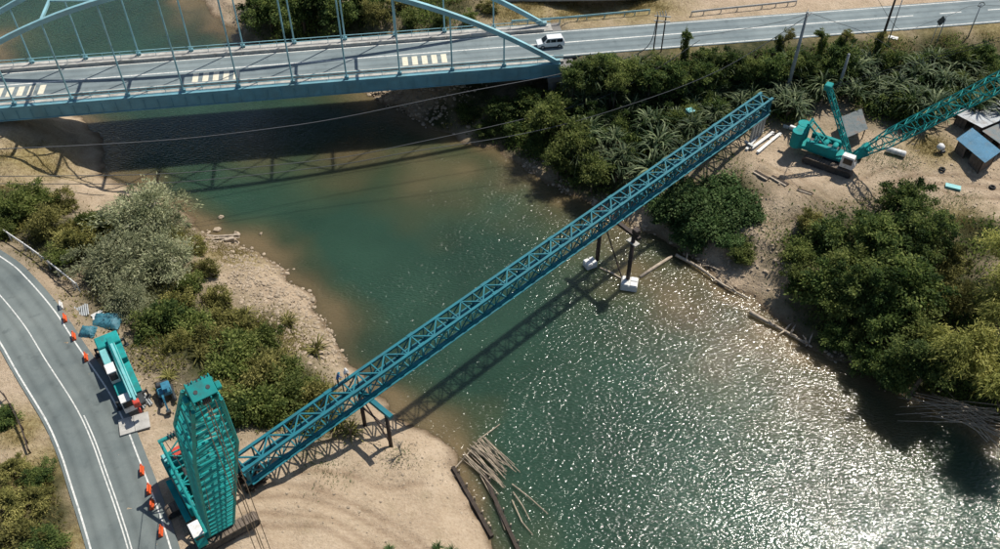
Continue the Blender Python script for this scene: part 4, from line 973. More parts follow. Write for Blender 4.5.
def tyre(px, py, label, r=.5):
    p = G(px, py); mb = MB(); n, k = 16, 6; vs = []; fs = []
    for i in range(n):
        for j in range(k):
            a, b = 2 * math.pi * i / n, 2 * math.pi * j / k; rr_ = r * .72 + r * .28 * math.cos(b); vs.append((p.x + rr_ * math.cos(a), p.y + rr_ * math.sin(a), p.z + .16 + .16 * math.sin(b)))
    for i in range(n):
        for j in range(k): fs.append((i * k + j, ((i + 1) % n) * k + j, ((i + 1) % n) * k + (j + 1) % k, i * k + (j + 1) % k))
    tag(mb.add(vs, fs).build('tyre', M_['rubber'], None, True, p), label, 'tyre')
tyre(942, 170, 'old tyre lying on the sand below the blue lean-to'); tyre(992, 188, 'old tyre on the sand at the right edge')
Mw, pw = ground_frame(939, 153, R(20))
wb = thing('concrete_mixer', pw, 'small dark mixer with white drum beside the lying cylinder', 'mixer')
MB(Mw).tube([(0, 0, .7), (0, .15, 1.1), (0, .25, 1.5)], [.55, .6, .3], 12).build('drum', M_['white'], wb, True)
for x in (-.5, .5): MB(Mw).bar((x, -.5, 0), (x * .9, 0, 1.0), .08, .08).build('leg', M_['craned'], wb); MB(Mw).bar((x, .55, 0), (x * .9, 0, 1.0), .08, .08).build('leg', M_['craned'], wb)
MB(Mw).box((.0, -.5, .55), (.7, .5, .5), bev=.06).build('engine', M_['craned'], wb)
Mw, pw = ground_frame(688, 124, R(25))
wb = thing('site_toilet', Vector((pw.x, pw.y, pw.z)), 'small pale teal cabin standing in the plants behind the truss', 'cabin')
MB(Mw).box((0, 0, 1.3), (1.1, 1.1, 2.6), bev=.06).build('body', M_['pale_teal'], wb); MB(Mw).box((0, 0, 2.7), (1.18, 1.18, .18), bev=.06, taper=.8).build('roof', M_['pale_teal'], wb); MB(Mw).box((0, -.57, 1.3), (.75, .05, 2.1)).build('door', M_['white'], wb)

# driftwood planks on the left stones
Mw, pw = ground_frame(226, 240, R(12))
pl = thing('plank_heap', pw, 'broken wooden boat planks on the left stone beach', 'planks')
rr = random.Random(8)
for k in range(9): MB(Mw).box((rr.uniform(-1.2, 1.2), rr.uniform(-.5, .5), .2 + k * .07), (rr.uniform(2.2, 4.2), .24, .07), rr.uniform(-.35, .35), 0, rr.uniform(-.08, .08)).build('plank', M_['wood_pale'], pl)
MB(Mw).box((.6, -.5, .45), (1.3, .6, .7), R(8), bev=.03).build('crate', M_['wood_pale'], pl)

# ------------------------------------------------------------------ poles, signs, cables
def vtop(P, py):
    v = (py - 274.5) / FOC; return CAM_Z - P.y * (1 + v) / (1 - v)
def upole(px, py, pytop, r, label, m='pole', name='utility_pole', arms=1, rot=R(10), group=None, lean=(0, 0)):
    P = G(px, py); zt = vtop(P, pytop); root = thing(name, P, label, 'pole', group)
    top_ = Vector((P.x + lean[0], P.y + lean[1], zt))
    MB().tube([P - Vector((0, 0, .5)), P.lerp(top_, .5), top_], [r * 1.25, r, r * .75], 10).build('shaft', M_[m], root, True)
    for k in range(arms):
        c = P.lerp(top_, 1 - (.25 + k * .9) / max(2, zt - P.z)); dv = Vector((math.cos(rot), math.sin(rot), 0))
        MB().bar(c - dv * .95, c + dv * .95, .1, .1).build('cross_arm', M_['pole'], root)
        for o in (-.85, -.3, .3, .85): MB().tube([c + dv * o, c + dv * o + Vector((0, 0, .26))], [.06, .04], 6).build('insulator', M_['white'], root)
    return root, top_
r_, TOPA = upole(785, 98, 12, .27, 'tall grey concrete pole standing in the thicket left of the right crane', arms=1, rot=R(70))
r_, TOPB = upole(836, 96, 54, .24, 'short grey pole behind the mast of the right crane', arms=0)
r_, TOPC = upole(877, 54, -6, .2, 'dark pole with vines on the verge, reaching past the top edge', 'wood_dark', arms=1)
upole(887, 45, -8, .09, 'thin steel post right beside the dark vine pole', 'galv', 'post', 0)
upole(936, 44, 16, .08, 'thin post on the verge right of the road sign', 'galv', 'post', 0)
P = G(968, 37); root, tp = upole(968, 37, 4, .1, 'slim lamp post with round head at the upper right', 'galv', 'lamp_post', 0)
root['category'] = 'lamp post'
MB().tube([tp + Vector((-.5, -.1, -.35)), tp + Vector((-.35, 0, .15)), tp + Vector((.2, 0, .3)), tp + Vector((.6, 0, -.1)), tp + Vector((.2, 0, -.55)), tp + Vector((-.5, -.1, -.35))], .07, 6).build('ring', M_['craned'], root)
P = G(931, 43); zt = vtop(P, 18)
sg = thing('road_sign', P, 'diamond road sign seen from behind on the highway verge', 'sign')
MB().tube([P - Vector((0, 0, .3)), Vector((P.x, P.y, zt))], .06, 8).build('post', M_['galv'], sg)
c = Vector((P.x + .3, P.y - .09, zt - .5)); dv = Vector((math.cos(R(12)), math.sin(R(12)), 0)); up = Vector((0, 0, 1)); nv = Vector((dv.y, -dv.x, 0)) * .03
q = [c + dv * .85, c + up * .95, c - dv * .85, c - up * .95]
MB().add([p + nv for p in q] + [p - nv for p in q], [(0, 1, 2, 3), (7, 6, 5, 4), (0, 4, 5, 1), (1, 5, 6, 2), (2, 6, 7, 3), (3, 7, 4, 0)]).build('panel', mat('sign_back', (.07, .085, .09), .5), sg)
Pa, Pb = G(653, 53), G(661, 52); za = vtop(Pa, 16)
tw = thing('twin_pole', Pa, 'pair of slim poles with transformer arms beside the highway', 'pole')
for P in (Pa, Pb): MB().tube([P - Vector((0, 0, .3)), Vector((P.x, P.y, za))], .11, 8).build('shaft', M_['wood_dark'], tw, True)
for zz in (za - .15, za - 1.0): MB().bar(Vector((Pa.x - .5, Pa.y + .3, zz)), Vector((Pb.x + .7, Pb.y - .4, zz)), .14, .14).build('cross_arm', M_['galv'], tw)
for f in (0, .33, .66, 1): p = Pa.lerp(Pb, f); MB().tube([Vector((p.x, p.y, za)), Vector((p.x - .25, p.y, za + .75))], [.09, .05], 6).build('insulator', M_['white'], tw)

def cable(pts, P0, P1, r, label):
    """photo points dropped into the vertical plane through P0 and P1, so the cable is one planar sagging curve"""
    d = P1 - P0; d.z = 0; d.normalize(); n = Vector((-d.y, d.x, 0)); out = []
    o = Vector((0, 0, CAM_Z))
    for px, py in pts:
        u = (px - 500) / FOC; v = (py - 274.5) / FOC; ray = Vector((u, S45 * (1 - v), -S45 * (1 + v)))
        t = n.dot(P0 - o) / n.dot(ray); out.append(o + ray * t)
    pl_ = smooth_poly(out, 6)
    return tag(MB().tube(pl_, r, 5).build('power_cable', M_['cable'], None, True, P0), label, 'cable'), [round(p.z, 1) for p in out]
for lab, r, pts, e0, e1 in (
    ('overhead cable sagging from the twin poles across the bridge shadow', .07, [(-60, 151), (0, 149), (90, 145), (180, 139), (260, 130), (340, 118), (461, 93), (565, 73), (641, 52), (657, 20)], (657, 20, za), (-60, 151, 14)),
    ('second overhead cable crossing the river below the bridge', .055, [(-60, 176), (40, 176), (180, 173), (330, 159), (410, 144), (524, 119), (600, 98), (655, 70), (700, 40)], (700, 40, 16), (-60, 176, 14)),
    ('lowest overhead cable across the water above the brown shallows', .055, [(-60, 183), (60, 184), (180, 182), (330, 166), (410, 152), (527, 133), (620, 108), (720, 70), (811, 14)], (811, 14, TOPA.z), (-60, 183, 12)),
    ('wire running left from the tall grey pole over the road', .035, [(811, 13), (780, 22), (744, 29), (700, 36), (661, 40)], (811, 13, TOPA.z), (661, 40, 14)),
    ('wire sloping right from the tall grey pole into the thicket', .035, [(811, 13), (835, 22), (858, 30), (880, 41), (897, 52)], (811, 13, TOPA.z), (897, 52, 12)),
    ('wire from the lamp post along the verge', .03, [(877, -2), (900, 30), (930, 22), (955, 13), (972, 6), (1010, 6)], (877, -2, TOPC.z), (1010, 6, 15))):
    o, zs = cable(pts, U(*e0), U(*e1), r, lab)

# guard rails
def rail(pts, z, n, label, m='galv', h=.32):
    P = smooth_poly([U(a, b, z) for a, b in pts], 5); g0 = hz(P[0].x, P[0].y)
    root = thing('guard_rail', Vector((P[0].x, P[0].y, g0)), label, 'guard rail')
    MB().path(P, .1, h).build('beam', M_[m], root)
    for k in range(n):
        p = P[round(k * (len(P) - 1) / (n - 1))]; g_ = hz(p.x, p.y)
        MB().box(Vector((p.x - .02, p.y + .1, (g_ - .2 + p.z + .05) / 2)), (.13, .13, p.z + .05 - g_ + .2), R(30)).build('post', M_[m], root)
rail([(-30, 208), (0, 228), (38, 254), (76, 284)], 9.7, 13, 'pale steel guard rail along the river side of the left road', 'white')
rail([(-20, 372), (0, 391), (12, 408), (22, 430), (28, 450)], 9.9, 8, 'dark rusty guard rail on the inner side of the left road', 'steel_rust')
rail([(512, 21), (560, 18), (605, 14), (650, 10)], 11.2, 10, 'silver guard rail beyond the highway near the bridge end', 'arch')
rail([(692, 12), (730, 8), (770, 4), (797, 1)], 11.2, 8, 'silver guard rail beyond the highway in front of the old road', 'galv')

# roadworks barriers along the left site
def barrier(px, py, rz, label, m='orange'):
    p = U(px, py, LZ + .1); p.z = LZ + .012; Mq = Matrix.Translation(p) @ Matrix.Rotation(rz, 4, 'Z') @ Matrix.Scale(.72, 4)
    root = thing('road_barrier', p, label, 'barrier', 'plastic barriers between road and work site')
    MB(Mq).extr([(-.3, 0), (.3, 0), (.3, .18), (.14, .45), (.1, .95), (-.1, .95), (-.14, .45), (-.3, .18)], -.72, .72).build('body', M_[m], root)
    for y in (-.35, .35): MB(Mq).box((0, y, .12), (.62, .3, .12)).build('foot_slot', M_['craned'], root)
    MB(Mq).tube([(0, .5, .95), (0, .5, 1.02)], .07, 8).build('filler_cap', M_['craned'], root)
bl = [(61, 306, 25, 'white', 'white barrier nearest the guard rail'), (65, 319, 25, 'orange', 'topmost orange barrier beside the truck crane tail'), (74, 337, 25, 'orange', 'orange barrier on the road edge behind the truck crane'),
      (86, 358, 24, 'orange', 'orange barrier tucked in the shadow beside the truck crane'), (142, 471, 16, 'orange', 'orange barrier where the big crane shadow begins'), 
      (149, 490, 14, 'orange', 'orange barrier beside the big crane counterweight'), (152, 505, 13, 'orange', 'orange barrier lying in the shadow of the big crane'), (161, 532, 12, 'orange', 'bottommost orange barrier beside the big crane cab')]
for px, py, rz, m, lab in bl: barrier(px, py, R(rz), lab, m)
# concrete pads and clutter beside the truck crane
def slab_thing(px, py, d, rz, m, label, cat, name):
    p = G(px, py); root = thing(name, p, label, cat); Mq = Matrix.Translation(p) @ Matrix.Rotation(rz, 4, 'Z')
    return root, Mq, p
for px, py, d, rz, m, lab in ((135, 425, (3.2, 2.2, .16), 22, 'concrete', 'pale steel road plate in front of the truck crane'),):
    root, Mq, p = slab_thing(px, py, d, R(rz), m, lab, 'plate', 'road_plate'); Mq = Matrix.Translation((p.x, p.y, max(p.z, LZ))) @ Matrix.Rotation(R(rz), 4, 'Z')
    for k in range(2): MB(Mq).box(((k - .5) * d[0] / 2, 0, .12), (d[0] / 2 - .04, d[1], d[2])).build('plate', M_[m], root)
rr = random.Random(12)
for (px, py, m, lab) in ((132, 389, 'wood_pale', 'pallet of pale boards next to the truck crane boom head'), (142, 402, 'galv', 'bundle of grey pipes beside the truck crane'), (98, 318, 'white', 'heap of pale planks behind the truck crane'), (82, 312, 'galv', 'scattered grey pipes beside the topmost barriers')):
    root, Mq, p = slab_thing(px, py, None, R(rr.uniform(-60, 60)), m, lab, 'bundle', 'material_bundle')
    for k in range(7):
        x = (k - 3) * .24; L = rr.uniform(1.4, 2.4)
        if m == 'galv': MB(Mq).tube([(x, -L / 2, .14), (x, L / 2, .14)], .1, 8).build('pipe', M_[m], root)
        else: MB(Mq).box((x, rr.uniform(-.2, .2), .2), (.2, L, .08), rr.uniform(-.08, .08)).build('board', M_[m], root)
    for y in (-.5, .5): MB(Mq).box((0, y, .06), (1.7, .12, .1)).build('bearer', M_['wood_dark'], root)
# raised, crumpled dark blue sheeting behind the truck crane
for px, py, sx, sy, lab in ((107, 322, 3.0, 2.2, 'dark blue sheeting humped behind the truck crane'), (88, 333, 1.6, 1.4, 'small blue sheeting crumpled on the road edge')):
    p = G(px, py); mb = MB(); n = 14; vs = []; fs = []; g = np.random.default_rng(int(px))
    for i in range(n):
        for j in range(n):
            x, y = (i / (n - 1) - .5) * 2, (j / (n - 1) - .5) * 2; e = max(abs(x), abs(y))
            vs.append((p.x + x * sx * .6 + g.normal() * .05, p.y + y * sy * .6 + g.normal() * .05, p.z + .04 + .7 * (1 - e ** 3) + g.random() * .16))
    for i in range(n - 1):
        for j in range(n - 1): fs.append((i * n + j, (i + 1) * n + j, (i + 1) * n + j + 1, i * n + j + 1))
    tag(mb.add(vs, fs).build('sheeting', M_['dblue'], None, True, p), lab, 'sheeting')

# ------------------------------------------------------------------ stones
def rock_mesh(seed):
    bm = bmesh.new(); bmesh.ops.create_icosphere(bm, subdivisions=1, radius=1); g = random.Random(seed)
    sx, sy, sz = g.uniform(.7, 1.3), g.uniform(.7, 1.2), g.uniform(.45, .8)
    for v in bm.verts: v.co = Vector((v.co.x * sx, v.co.y * sy, v.co.z * sz)) * g.uniform(.78, 1.2)
    me = bpy.data.meshes.new('stone'); bm.to_mesh(me); bm.free(); me.materials.append(M_['stone']); return me
RK = [rock_mesh(k) for k in range(5)]
RV = [np.array([v.co[:] for v in m.vertices]) for m in RK]; RF = [np.array([p.vertices[:] for p in m.polygons]) for m in RK]
def rubble(name, label, regions, n, s0, s1, seed, m='stone'):
    g = np.random.default_rng(seed); V = []; Fc = []; k = 0; cnt = 0
    pts = []
    while len(pts) < n:
        a, b, z, r = regions[g.integers(len(regions))]; p = U(a, b, z); q = (p.x + g.normal() * r * .55, p.y + g.normal() * r * .55); pts.append(q)
    pts = np.array(pts); H_ = heights(pts[:, 0], pts[:, 1])
    for (x, y), h in zip(pts, H_):
        if h < -.12: continue
        i = g.integers(5); s = s0 + (s1 - s0) * g.random() ** 3; a = g.random() * 6.28; c, s_ = math.cos(a), math.sin(a)
        v = RV[i] * s; v = np.stack([v[:, 0] * c - v[:, 1] * s_ + x, v[:, 0] * s_ + v[:, 1] * c + y, v[:, 2] + h + s * .15], -1)
        V.append(v); Fc.append(RF[i] + k); k += len(v)
    V = np.concatenate(V); Fc = np.concatenate(Fc)
    me = bpy.data.meshes.new(name); me.from_pydata(V.tolist(), [], Fc.tolist()); me.materials.append(M_[m])
    o = bpy.data.objects.new(name, me); COL.objects.link(o); tag(o, label, 'stones', kind='stuff')
rubble('rubble', 'pale stones scattered over the left river beach', [(225, 245, 1, 3), (245, 262, 1, 4), (270, 280, 1, 4), (290, 300, 1, 4), (305, 325, 1, 4), (250, 285, 2, 4), (275, 310, 2, 5), (320, 350, 1, 3), (215, 230, 1, 3), (300, 340, 2, 4), (235, 240, 0, 2)], 4200, .06, .30, 41)
rubble('rubble', 'pale rubble below the right end of the arch bridge', [(400, 95, 1, 5), (430, 98, 1, 5), (450, 102, 1, 5), (415, 108, 1, 4), (385, 92, 1, 3)], 900, .12, .45, 42)
rubble('rubble', 'stones along the waterline of the right bank', [(530, 165, .5, 2), (560, 186, .5, 2), (600, 205, .5, 2), (640, 226, .5, 2), (690, 255, .5, 2), (720, 265, 1, 3), (750, 280, 1, 4), (770, 230, 4, 5), (760, 250, 3, 4), (840, 360, .5, 3), (880, 395, .5, 3), (730, 250, 1.5, 3)], 1000, .08, .32, 43)
rubble('rubble', 'lumps and pebbles on the sandy left platform', [(400, 460, 3, 5), (420, 455, 2, 4), (330, 480, 5, 8), (380, 520, 4, 8), (300, 520, 6, 6), (440, 470, 1, 3), (470, 500, .5, 3), (150, 380, 8.5, 4), (130, 350, 8.5, 4)], 700, .05, .2, 44)
rubble('rubble', 'lumps and litter on the right work site', [(920, 160, 6, 6), (960, 185, 6, 7), (860, 190, 6, 6), (780, 170, 6, 6), (940, 200, 6, 6), (985, 175, 6, 4)], 500, .06, .26, 45)
for k, (px, py, s) in enumerate(((218, 231, .55), (238, 236, .6), (231, 252, .5), (258, 268, .45), (331, 332, .5), (313, 300, .4), (262, 238, .3), (222, 221, .4))):
    o = bpy.data.objects.new('boulder', RK[k % 5]); COL.objects.link(o); p = G(px, py); p.z = max(p.z, 0); o.location = p + Vector((0, 0, s * .15)); o.scale = (s, s, s); o.rotation_euler = (0, 0, k)
    tag(o, ['pale boulder just above the boat planks', 'pale boulder at the river end of the boat planks', 'pale boulder below the boat planks', 'pale boulder at the middle of the stone beach edge', 'lone boulder at the lower end of the stone beach', 'pale boulder on the upper stone beach waterline', 'half drowned boulder off the stone beach', 'pale boulder beside the silver tree'][k], 'boulder', 'boulders on the left beach')

# ------------------------------------------------------------------ workers on the truss
def person(loc, rz, shirt, label, bend=0.0, helmet='white'):
    J = {'pel': (0, 0, .95), 'ch': (bend * .4, 0, 1.3), 'nk': (bend * .55, 0, 1.48), 'hd': (bend * .65, 0, 1.62), 'ht': (bend * .66, 0, 1.74),
         'lh': (0, .1, .9), 'lk': (.05, .12, .5), 'la': (0, .13, .09), 'lt': (.16, .15, .05), 'rh': (0, -.1, .9), 'rk': (.05, -.12, .5), 'ra': (-.05, -.13, .09), 'rt': (.11, -.15, .05),
         'ls': (bend * .5, .19, 1.42), 'le': (bend * .6 + .08, .26, 1.14), 'lw': (bend * .7 + .25, .2, .98), 'lp': (bend * .7 + .31, .19, .95),
         'rs': (bend * .5, -.19, 1.42), 're': (bend * .6 + .08, -.26, 1.14), 'rw': (bend * .7 + .25, -.2, .98), 'rp': (bend * .7 + .31, -.19, .95)}
    rad = {'pel': .15, 'ch': .17, 'nk': .06, 'hd': .095, 'ht': .085, 'lh': .095, 'lk': .065, 'la': .045, 'lt': .04, 'ls': .07, 'le': .048, 'lw': .035, 'lp': .034}
    E_ = [('pel', 'ch'), ('ch', 'nk'), ('nk', 'hd'), ('hd', 'ht')]
    for s in 'lr': E_ += [('pel', s + 'h'), (s + 'h', s + 'k'), (s + 'k', s + 'a'), (s + 'a', s + 't'), ('ch', s + 's'), (s + 's', s + 'e'), (s + 'e', s + 'w'), (s + 'w', s + 'p')]
    for s in 'lr':
        b = Vector(J[s + 'p'])
        for f in range(5):
            nm = s + 'f%d' % f; J[nm] = tuple(b + Vector((.07 if f else .02, (f - 2) * .02 * (1 if s == 'l' else -1) + (0.05 if f == 0 else 0), -.04 - .005 * f))); rad[nm] = .009; E_.append((s + 'p', nm))
    ks = list(J); me = bpy.data.meshes.new('body'); me.from_pydata([J[k] for k in ks], [(ks.index(a), ks.index(b)) for a, b in E_], [])
    o = bpy.data.objects.new('body', me); COL.objects.link(o)
    md_ = o.modifiers.new('skin', 'SKIN'); sv = me.skin_vertices[0].data if me.skin_vertices else None
    if sv is None:
        me.attributes; bm = bmesh.new(); bm.from_mesh(me); bm.verts.layers.skin.verify(); bm.to_mesh(me); bm.free(); sv = me.skin_vertices[0].data
    for i, k in enumerate(ks): r = rad.get(k, rad.get('l' + k[1:], .03)); sv[i].radius = (r, r); sv[i].use_root = (k == 'pel')
    sb = o.modifiers.new('sub', 'SUBSURF'); sb.levels = 1; sb.render_levels = 1
    bpy.context.view_layer.update(); dg = bpy.context.evaluated_depsgraph_get(); m2 = bpy.data.meshes.new_from_object(o.evaluated_get(dg))
    bpy.data.objects.remove(o)
    for m in (M_['trousers'], M_[shirt], M_['skin']): m2.materials.append(m)
    for p in m2.polygons: c = p.center; p.material_index = 0 if c.z < .98 and abs(c.y) < .185 and c.x < .2 else (1 if c.z < 1.49 and c.x < bend * .7 + .2 else 2); p.use_smooth = True
    root = thing('person', loc, label, 'person'); root.rotation_euler.z = rz
    b_ = bpy.data.objects.new('body', m2); COL.objects.link(b_); b_.parent = root
    hm = MB(); n = 12; vs = []; fs = []
    for i, (rr_, z) in enumerate(((.17, 0), (.125, .01), (.12, .07), (.08, .13), (.01, .15))):
        for k in range(n): a = 2 * math.pi * k / n; vs.append((bend * .66 + rr_ * math.cos(a), rr_ * math.sin(a), 1.68 + z))
    for i in range(4):
        for k in range(n): j = (k + 1) % n; fs.append((i * n + k, i * n + j, i * n + n + j, i * n + n + k))
    h = hm.add(vs, fs); me = h.mesh('helmet', M_[helmet], smooth=True); ho = bpy.data.objects.new('helmet', me); COL.objects.link(ho); ho.parent = root
def on_truss(px, t):
    best = min((abs(500 + FOC * p.x / (S45 * (p.y + CAM_Z - p.z)) - px), s) for s in np.linspace(0, TL, 400) for p in [T(s, t, ZT)]); return T(best[1], t, ZT + .17)
person(on_truss(347, HW), R(-60), 'shirt_w', 'worker in white shirt and helmet standing on the truss', .1)
person(on_truss(339, HW), R(40), 'shirt_b', 'worker in dark blue bending over on the truss', .45, 'mblue')

# ------------------------------------------------------------------ vegetation
def leaf_mesh(name, base, axis_, side, L, W, r, m, stemV=None):
    n = len(base); tip = base + axis_ * L[:, None]; mid = base + axis_ * (L * .45)[:, None]
    V = np.stack([base, mid + side * (W / 2)[:, None], tip, mid - side * (W / 2)[:, None]], 1).reshape(-1, 3)
    me = bpy.data.meshes.new(name); me.vertices.add(4 * n); me.vertices.foreach_set('co', V.ravel())
    me.loops.add(4 * n); me.loops.foreach_set('vertex_index', np.arange(4 * n)); me.polygons.add(n); me.polygons.foreach_set('loop_start', np.arange(n) * 4); me.update()
    at = me.attributes.new('rnd', 'FLOAT', 'FACE'); at.data.foreach_set('value', np.clip(r, 0, 1).astype(np.float32))
    me.materials.append(m); return me
def unit(v): return v / (np.linalg.norm(v, axis=-1, keepdims=True) + 1e-9)
def crown(name, m, R3, nc, nl, L0, W0, seed, hemi=False, droop=.25, spread=.2, fill=.45):
    g = np.random.default_rng(seed); d = unit(g.normal(size=(nc, 3)))
    if hemi: d[:, 2] = np.abs(d[:, 2])
    rad = g.random(nc) ** fill; lob = 1 + .22 * np.sin(d[:, 0] * 3.1 + seed) + .2 * np.sin(d[:, 1] * 4.3 + seed * 2) + .15 * g.normal(size=nc)
    C = d * (rad * lob)[:, None] * np.array(R3); cr_ = g.random(nc)
    i = np.repeat(np.arange(nc), nl); n = len(i)
    off = g.normal(size=(n, 3)) * (np.array(R3) * spread) * (.6 + .8 * cr_[i])[:, None] * np.array([1, 1, .7])
    P = C[i] + off
    if hemi: P[:, 2] = np.abs(P[:, 2])
    a = unit(unit(P + 1e-6) * .8 + g.normal(size=(n, 3)) * .65 + np.array([0, 0, -droop]))
    s = unit(np.cross(a, g.normal(size=(n, 3)) * .6 + np.array([0, 0, 1.0])))
    return leaf_mesh(name, P, a, s, L0 * g.uniform(.6, 1.3, n), W0 * g.uniform(.6, 1.3, n), .55 * cr_[i] + .5 * g.random(n) - .02, m)
def plume(name, m, H, Rr, nculm, nl, seed, L0=.55, W0=.13):
    g = np.random.default_rng(seed); B_, A_, S_, RR = [], [], [], []
    for k in range(nculm):
        az = g.random() * 6.283; out = Rr * g.uniform(.25, 1.1); h = H * g.uniform(.7, 1.05); t = g.uniform(.35, 1, nl) ** .8
        x = out * t ** 2.2; z = h * np.sin(np.clip(t * 1.95, 0, 3)) ** .9; z = np.where(t > .8, z - (t - .8) * h * .3, z)
        dirv = np.array([math.cos(az), math.sin(az), 0]); P = dirv * x[:, None] + np.array([0, 0, 1]) * z[:, None] + g.normal(size=(nl, 3)) * np.array([.42, .42, .32])
        B_.append(P); A_.append(unit(dirv * .7 + g.normal(size=(nl, 3)) * .6 + np.array([0, 0, -.55]))); RR.append(np.full(nl, g.random()) * .5 + .5 * g.random(nl))
    P = np.concatenate(B_); a = np.concatenate(A_); s = unit(np.cross(a, g.normal(size=P.shape) * .5 + np.array([0, 0, 1.])))
    return leaf_mesh(name, P, a, s, L0 * g.uniform(.6, 1.3, len(P)), W0 * g.uniform(.6, 1.3, len(P)), np.concatenate(RR), m)
def strap(name, m, heads, nleaf, L0, W0, seed, stiff=.9):
    """rosettes of long arching leaves"""
    g = np.random.default_rng(seed); V = []; Fc = []; RR = []; k = 0; ns = 6
    for hx_, hy_, hz_ in heads:
        for q in range(nleaf):
            az = g.random() * 6.283; el = g.uniform(.35, 1.35); L = L0 * g.uniform(.7, 1.2); d = np.array([math.cos(az), math.sin(az)]); sd_ = np.array([-d[1], d[0], 0]); p = np.array([hx_, hy_, hz_], float); r0 = g.random(); e = el
            for j in range(ns + 1):
                f = j / ns; wd = W0 * (.45 + 1.1 * f if f < .4 else .89 * (1 - f) / .6 + .05)
                V += [p + sd_ * wd / 2 - np.array([0, 0, wd * .2]), p - sd_ * wd / 2 - np.array([0, 0, wd * .2])]
                p = p + np.array([d[0] * math.cos(e), d[1] * math.cos(e), math.sin(e)]) * L / ns; e -= (1.9 - stiff) * .38 * (.4 + f * 1.4)
                if j < ns: b = k + 2 * j; Fc.append((b, b + 1, b + 3, b + 2)); RR.append(.75 * r0 + .25 * g.random())
            k += 2 * (ns + 1)
    me = bpy.data.meshes.new(name); me.from_pydata([tuple(v) for v in V], [], Fc); at = me.attributes.new('rnd', 'FLOAT', 'FACE'); at.data.foreach_set('value', np.array(RR, np.float32)); me.materials.append(m); return me
def limbs(name, m, H, r, spread, n, seed):
    g = random.Random(seed); mb = MB(); mb.tube([(0, 0, -.6), (g.uniform(-.1, .1), g.uniform(-.1, .1), H * .45), (g.uniform(-.3, .3), g.uniform(-.3, .3), H)], [r, r * .75, r * .3], 8)
    for k in range(n):
        a = k * 2.4 + g.uniform(-.4, .4); z0 = H * g.uniform(.3, .7); e = Vector((math.cos(a) * spread * g.uniform(.5, 1), math.sin(a) * spread * g.uniform(.5, 1), H * g.uniform(.85, 1.3)))
        mid = Vector((e.x * .45, e.y * .45, z0 + (e.z - z0) * .6)); mb.tube([(0, 0, z0), mid, e], [r * .5, r * .35, r * .12], 6)
    return mb.mesh(name, m, smooth=True)
CR = {
 'broad': [crown('crown', L_['broad'], (3.2, 3.2, 2.5), 62, 105, .46, .24, k, spread=.135) for k in (1, 2)],
 'big': [crown('crown', L_['broad'], (4.6, 4.6, 3.4), 95, 130, .5, .26, k, spread=.105) for k in (3, 4)],
 'vine': [crown('crown', L_['vine'], (3.0, 3.0, 2.3), 130, 55, .36, .26, k, True, spread=.13, fill=.25) for k in (5, 6)],
 'olive': [crown('crown', L_['olive'], (2.3, 2.3, 1.8), 60, 90, .34, .15, k, spread=.14) for k in (7, 8)],
 'scrub': [crown('crown', L_['fresh'], (2.2, 2.2, 1.7), 60, 85, .36, .17, k, spread=.14) for k in (9, 10)],
 'silver': [crown('crown', L_['silver'], (3.9, 3.9, 3.3), 190, 62, .46, .13, k, droop=-.1, spread=.11) for k in (11, 12)],
 'bamboo': [plume('crown', L_['bamboo'], 8.0, 4.4, 34, 260, k) for k in (13, 14)],
 'strap': [strap('crown', L_['strap'], [(0, 0, 2.0), (.9, .5, 1.4), (-.7, .6, 1.7), (.1, -.9, 1.2)], 24, 3.0, .23, k) for k in (15, 16, 17)],
 'fern': [strap('crown', L_['olive'], [(0, 0, .5), (.7, .3, .3)], 26, 2.3, .2, k, 1.1) for k in (18, 19)],
 'tuft': [strap('crown', L_['dry'], [(0, 0, 0)], 40, 1.1, .09, k, 1.0) for k in (20, 21)],
 'gtuft': [strap('crown', L_['vine'], [(0, 0, 0), (.5, .2, 0), (-.4, .3, 0)], 40, 1.5, .1, k, 1.1) for k in (22, 23)],
}
LB = {'d': limbs('trunk', M_['bark'], 1, .09, .55, 6, 1), 'p': limbs('trunk', M_['bark_pale'], 1, .07, .75, 12, 2)}
vg = random.Random(99); NV = {}
def plant(kind, px, py, zc, s, label, group=None, cat='tree', name=None, sz=None):
    """crown centre (or rosette foot) seen at px,py at height zc above water"""
    p = U(px, py, zc); g = hz(p.x, p.y)
    if kind in ('strap', 'fern', 'tuft', 'gtuft', 'vine', 'bamboo'):
        q = G(px, py) if zc is None else Vector((p.x, p.y, g)); root = thing(name or 'plant', q, label, cat, group)
        co = bpy.data.objects.new('crown', CR[kind][vg.randrange(len(CR[kind]))]); COL.objects.link(co); co.parent = root
        co.scale = (s, s, s if sz is None else sz); co.rotation_euler = (vg.uniform(-.22, .22), vg.uniform(-.22, .22), vg.random() * 6.28) if kind == 'strap' else (0, 0, vg.random() * 6.28); co.location.z = -.05
        if kind in ('bamboo', 'vine', 'strap'):
            t = bpy.data.objects.new('trunk', LB['d']); COL.objects.link(t); t.parent = root; hh = {'bamboo': 5.0, 'vine': 1.2, 'strap': 1.8}[kind] * s; t.scale = (1.6 * s, 1.6 * s, hh)
        return root
    root = thing(name or 'tree', Vector((p.x, p.y, g)), label, cat, group); H = max(.6, zc - g)
    t = bpy.data.objects.new('trunk', LB['p' if kind == 'silver' else 'd']); COL.objects.link(t); t.parent = root; w_ = {'silver': 4.2, 'big': 4, 'broad': 3}.get(kind, 2) * s; t.scale = (w_, w_, H * 1.0)
    t.rotation_euler.z = vg.random() * 6
    co = bpy.data.objects.new('crown', CR[kind][vg.randrange(len(CR[kind]))]); COL.objects.link(co); co.parent = root; co.location.z = H
    co.scale = (s * vg.uniform(.9, 1.12), s * vg.uniform(.9, 1.12), (sz or s) * vg.uniform(.9, 1.1)); co.rotation_euler.z = vg.random() * 6.28
    return root
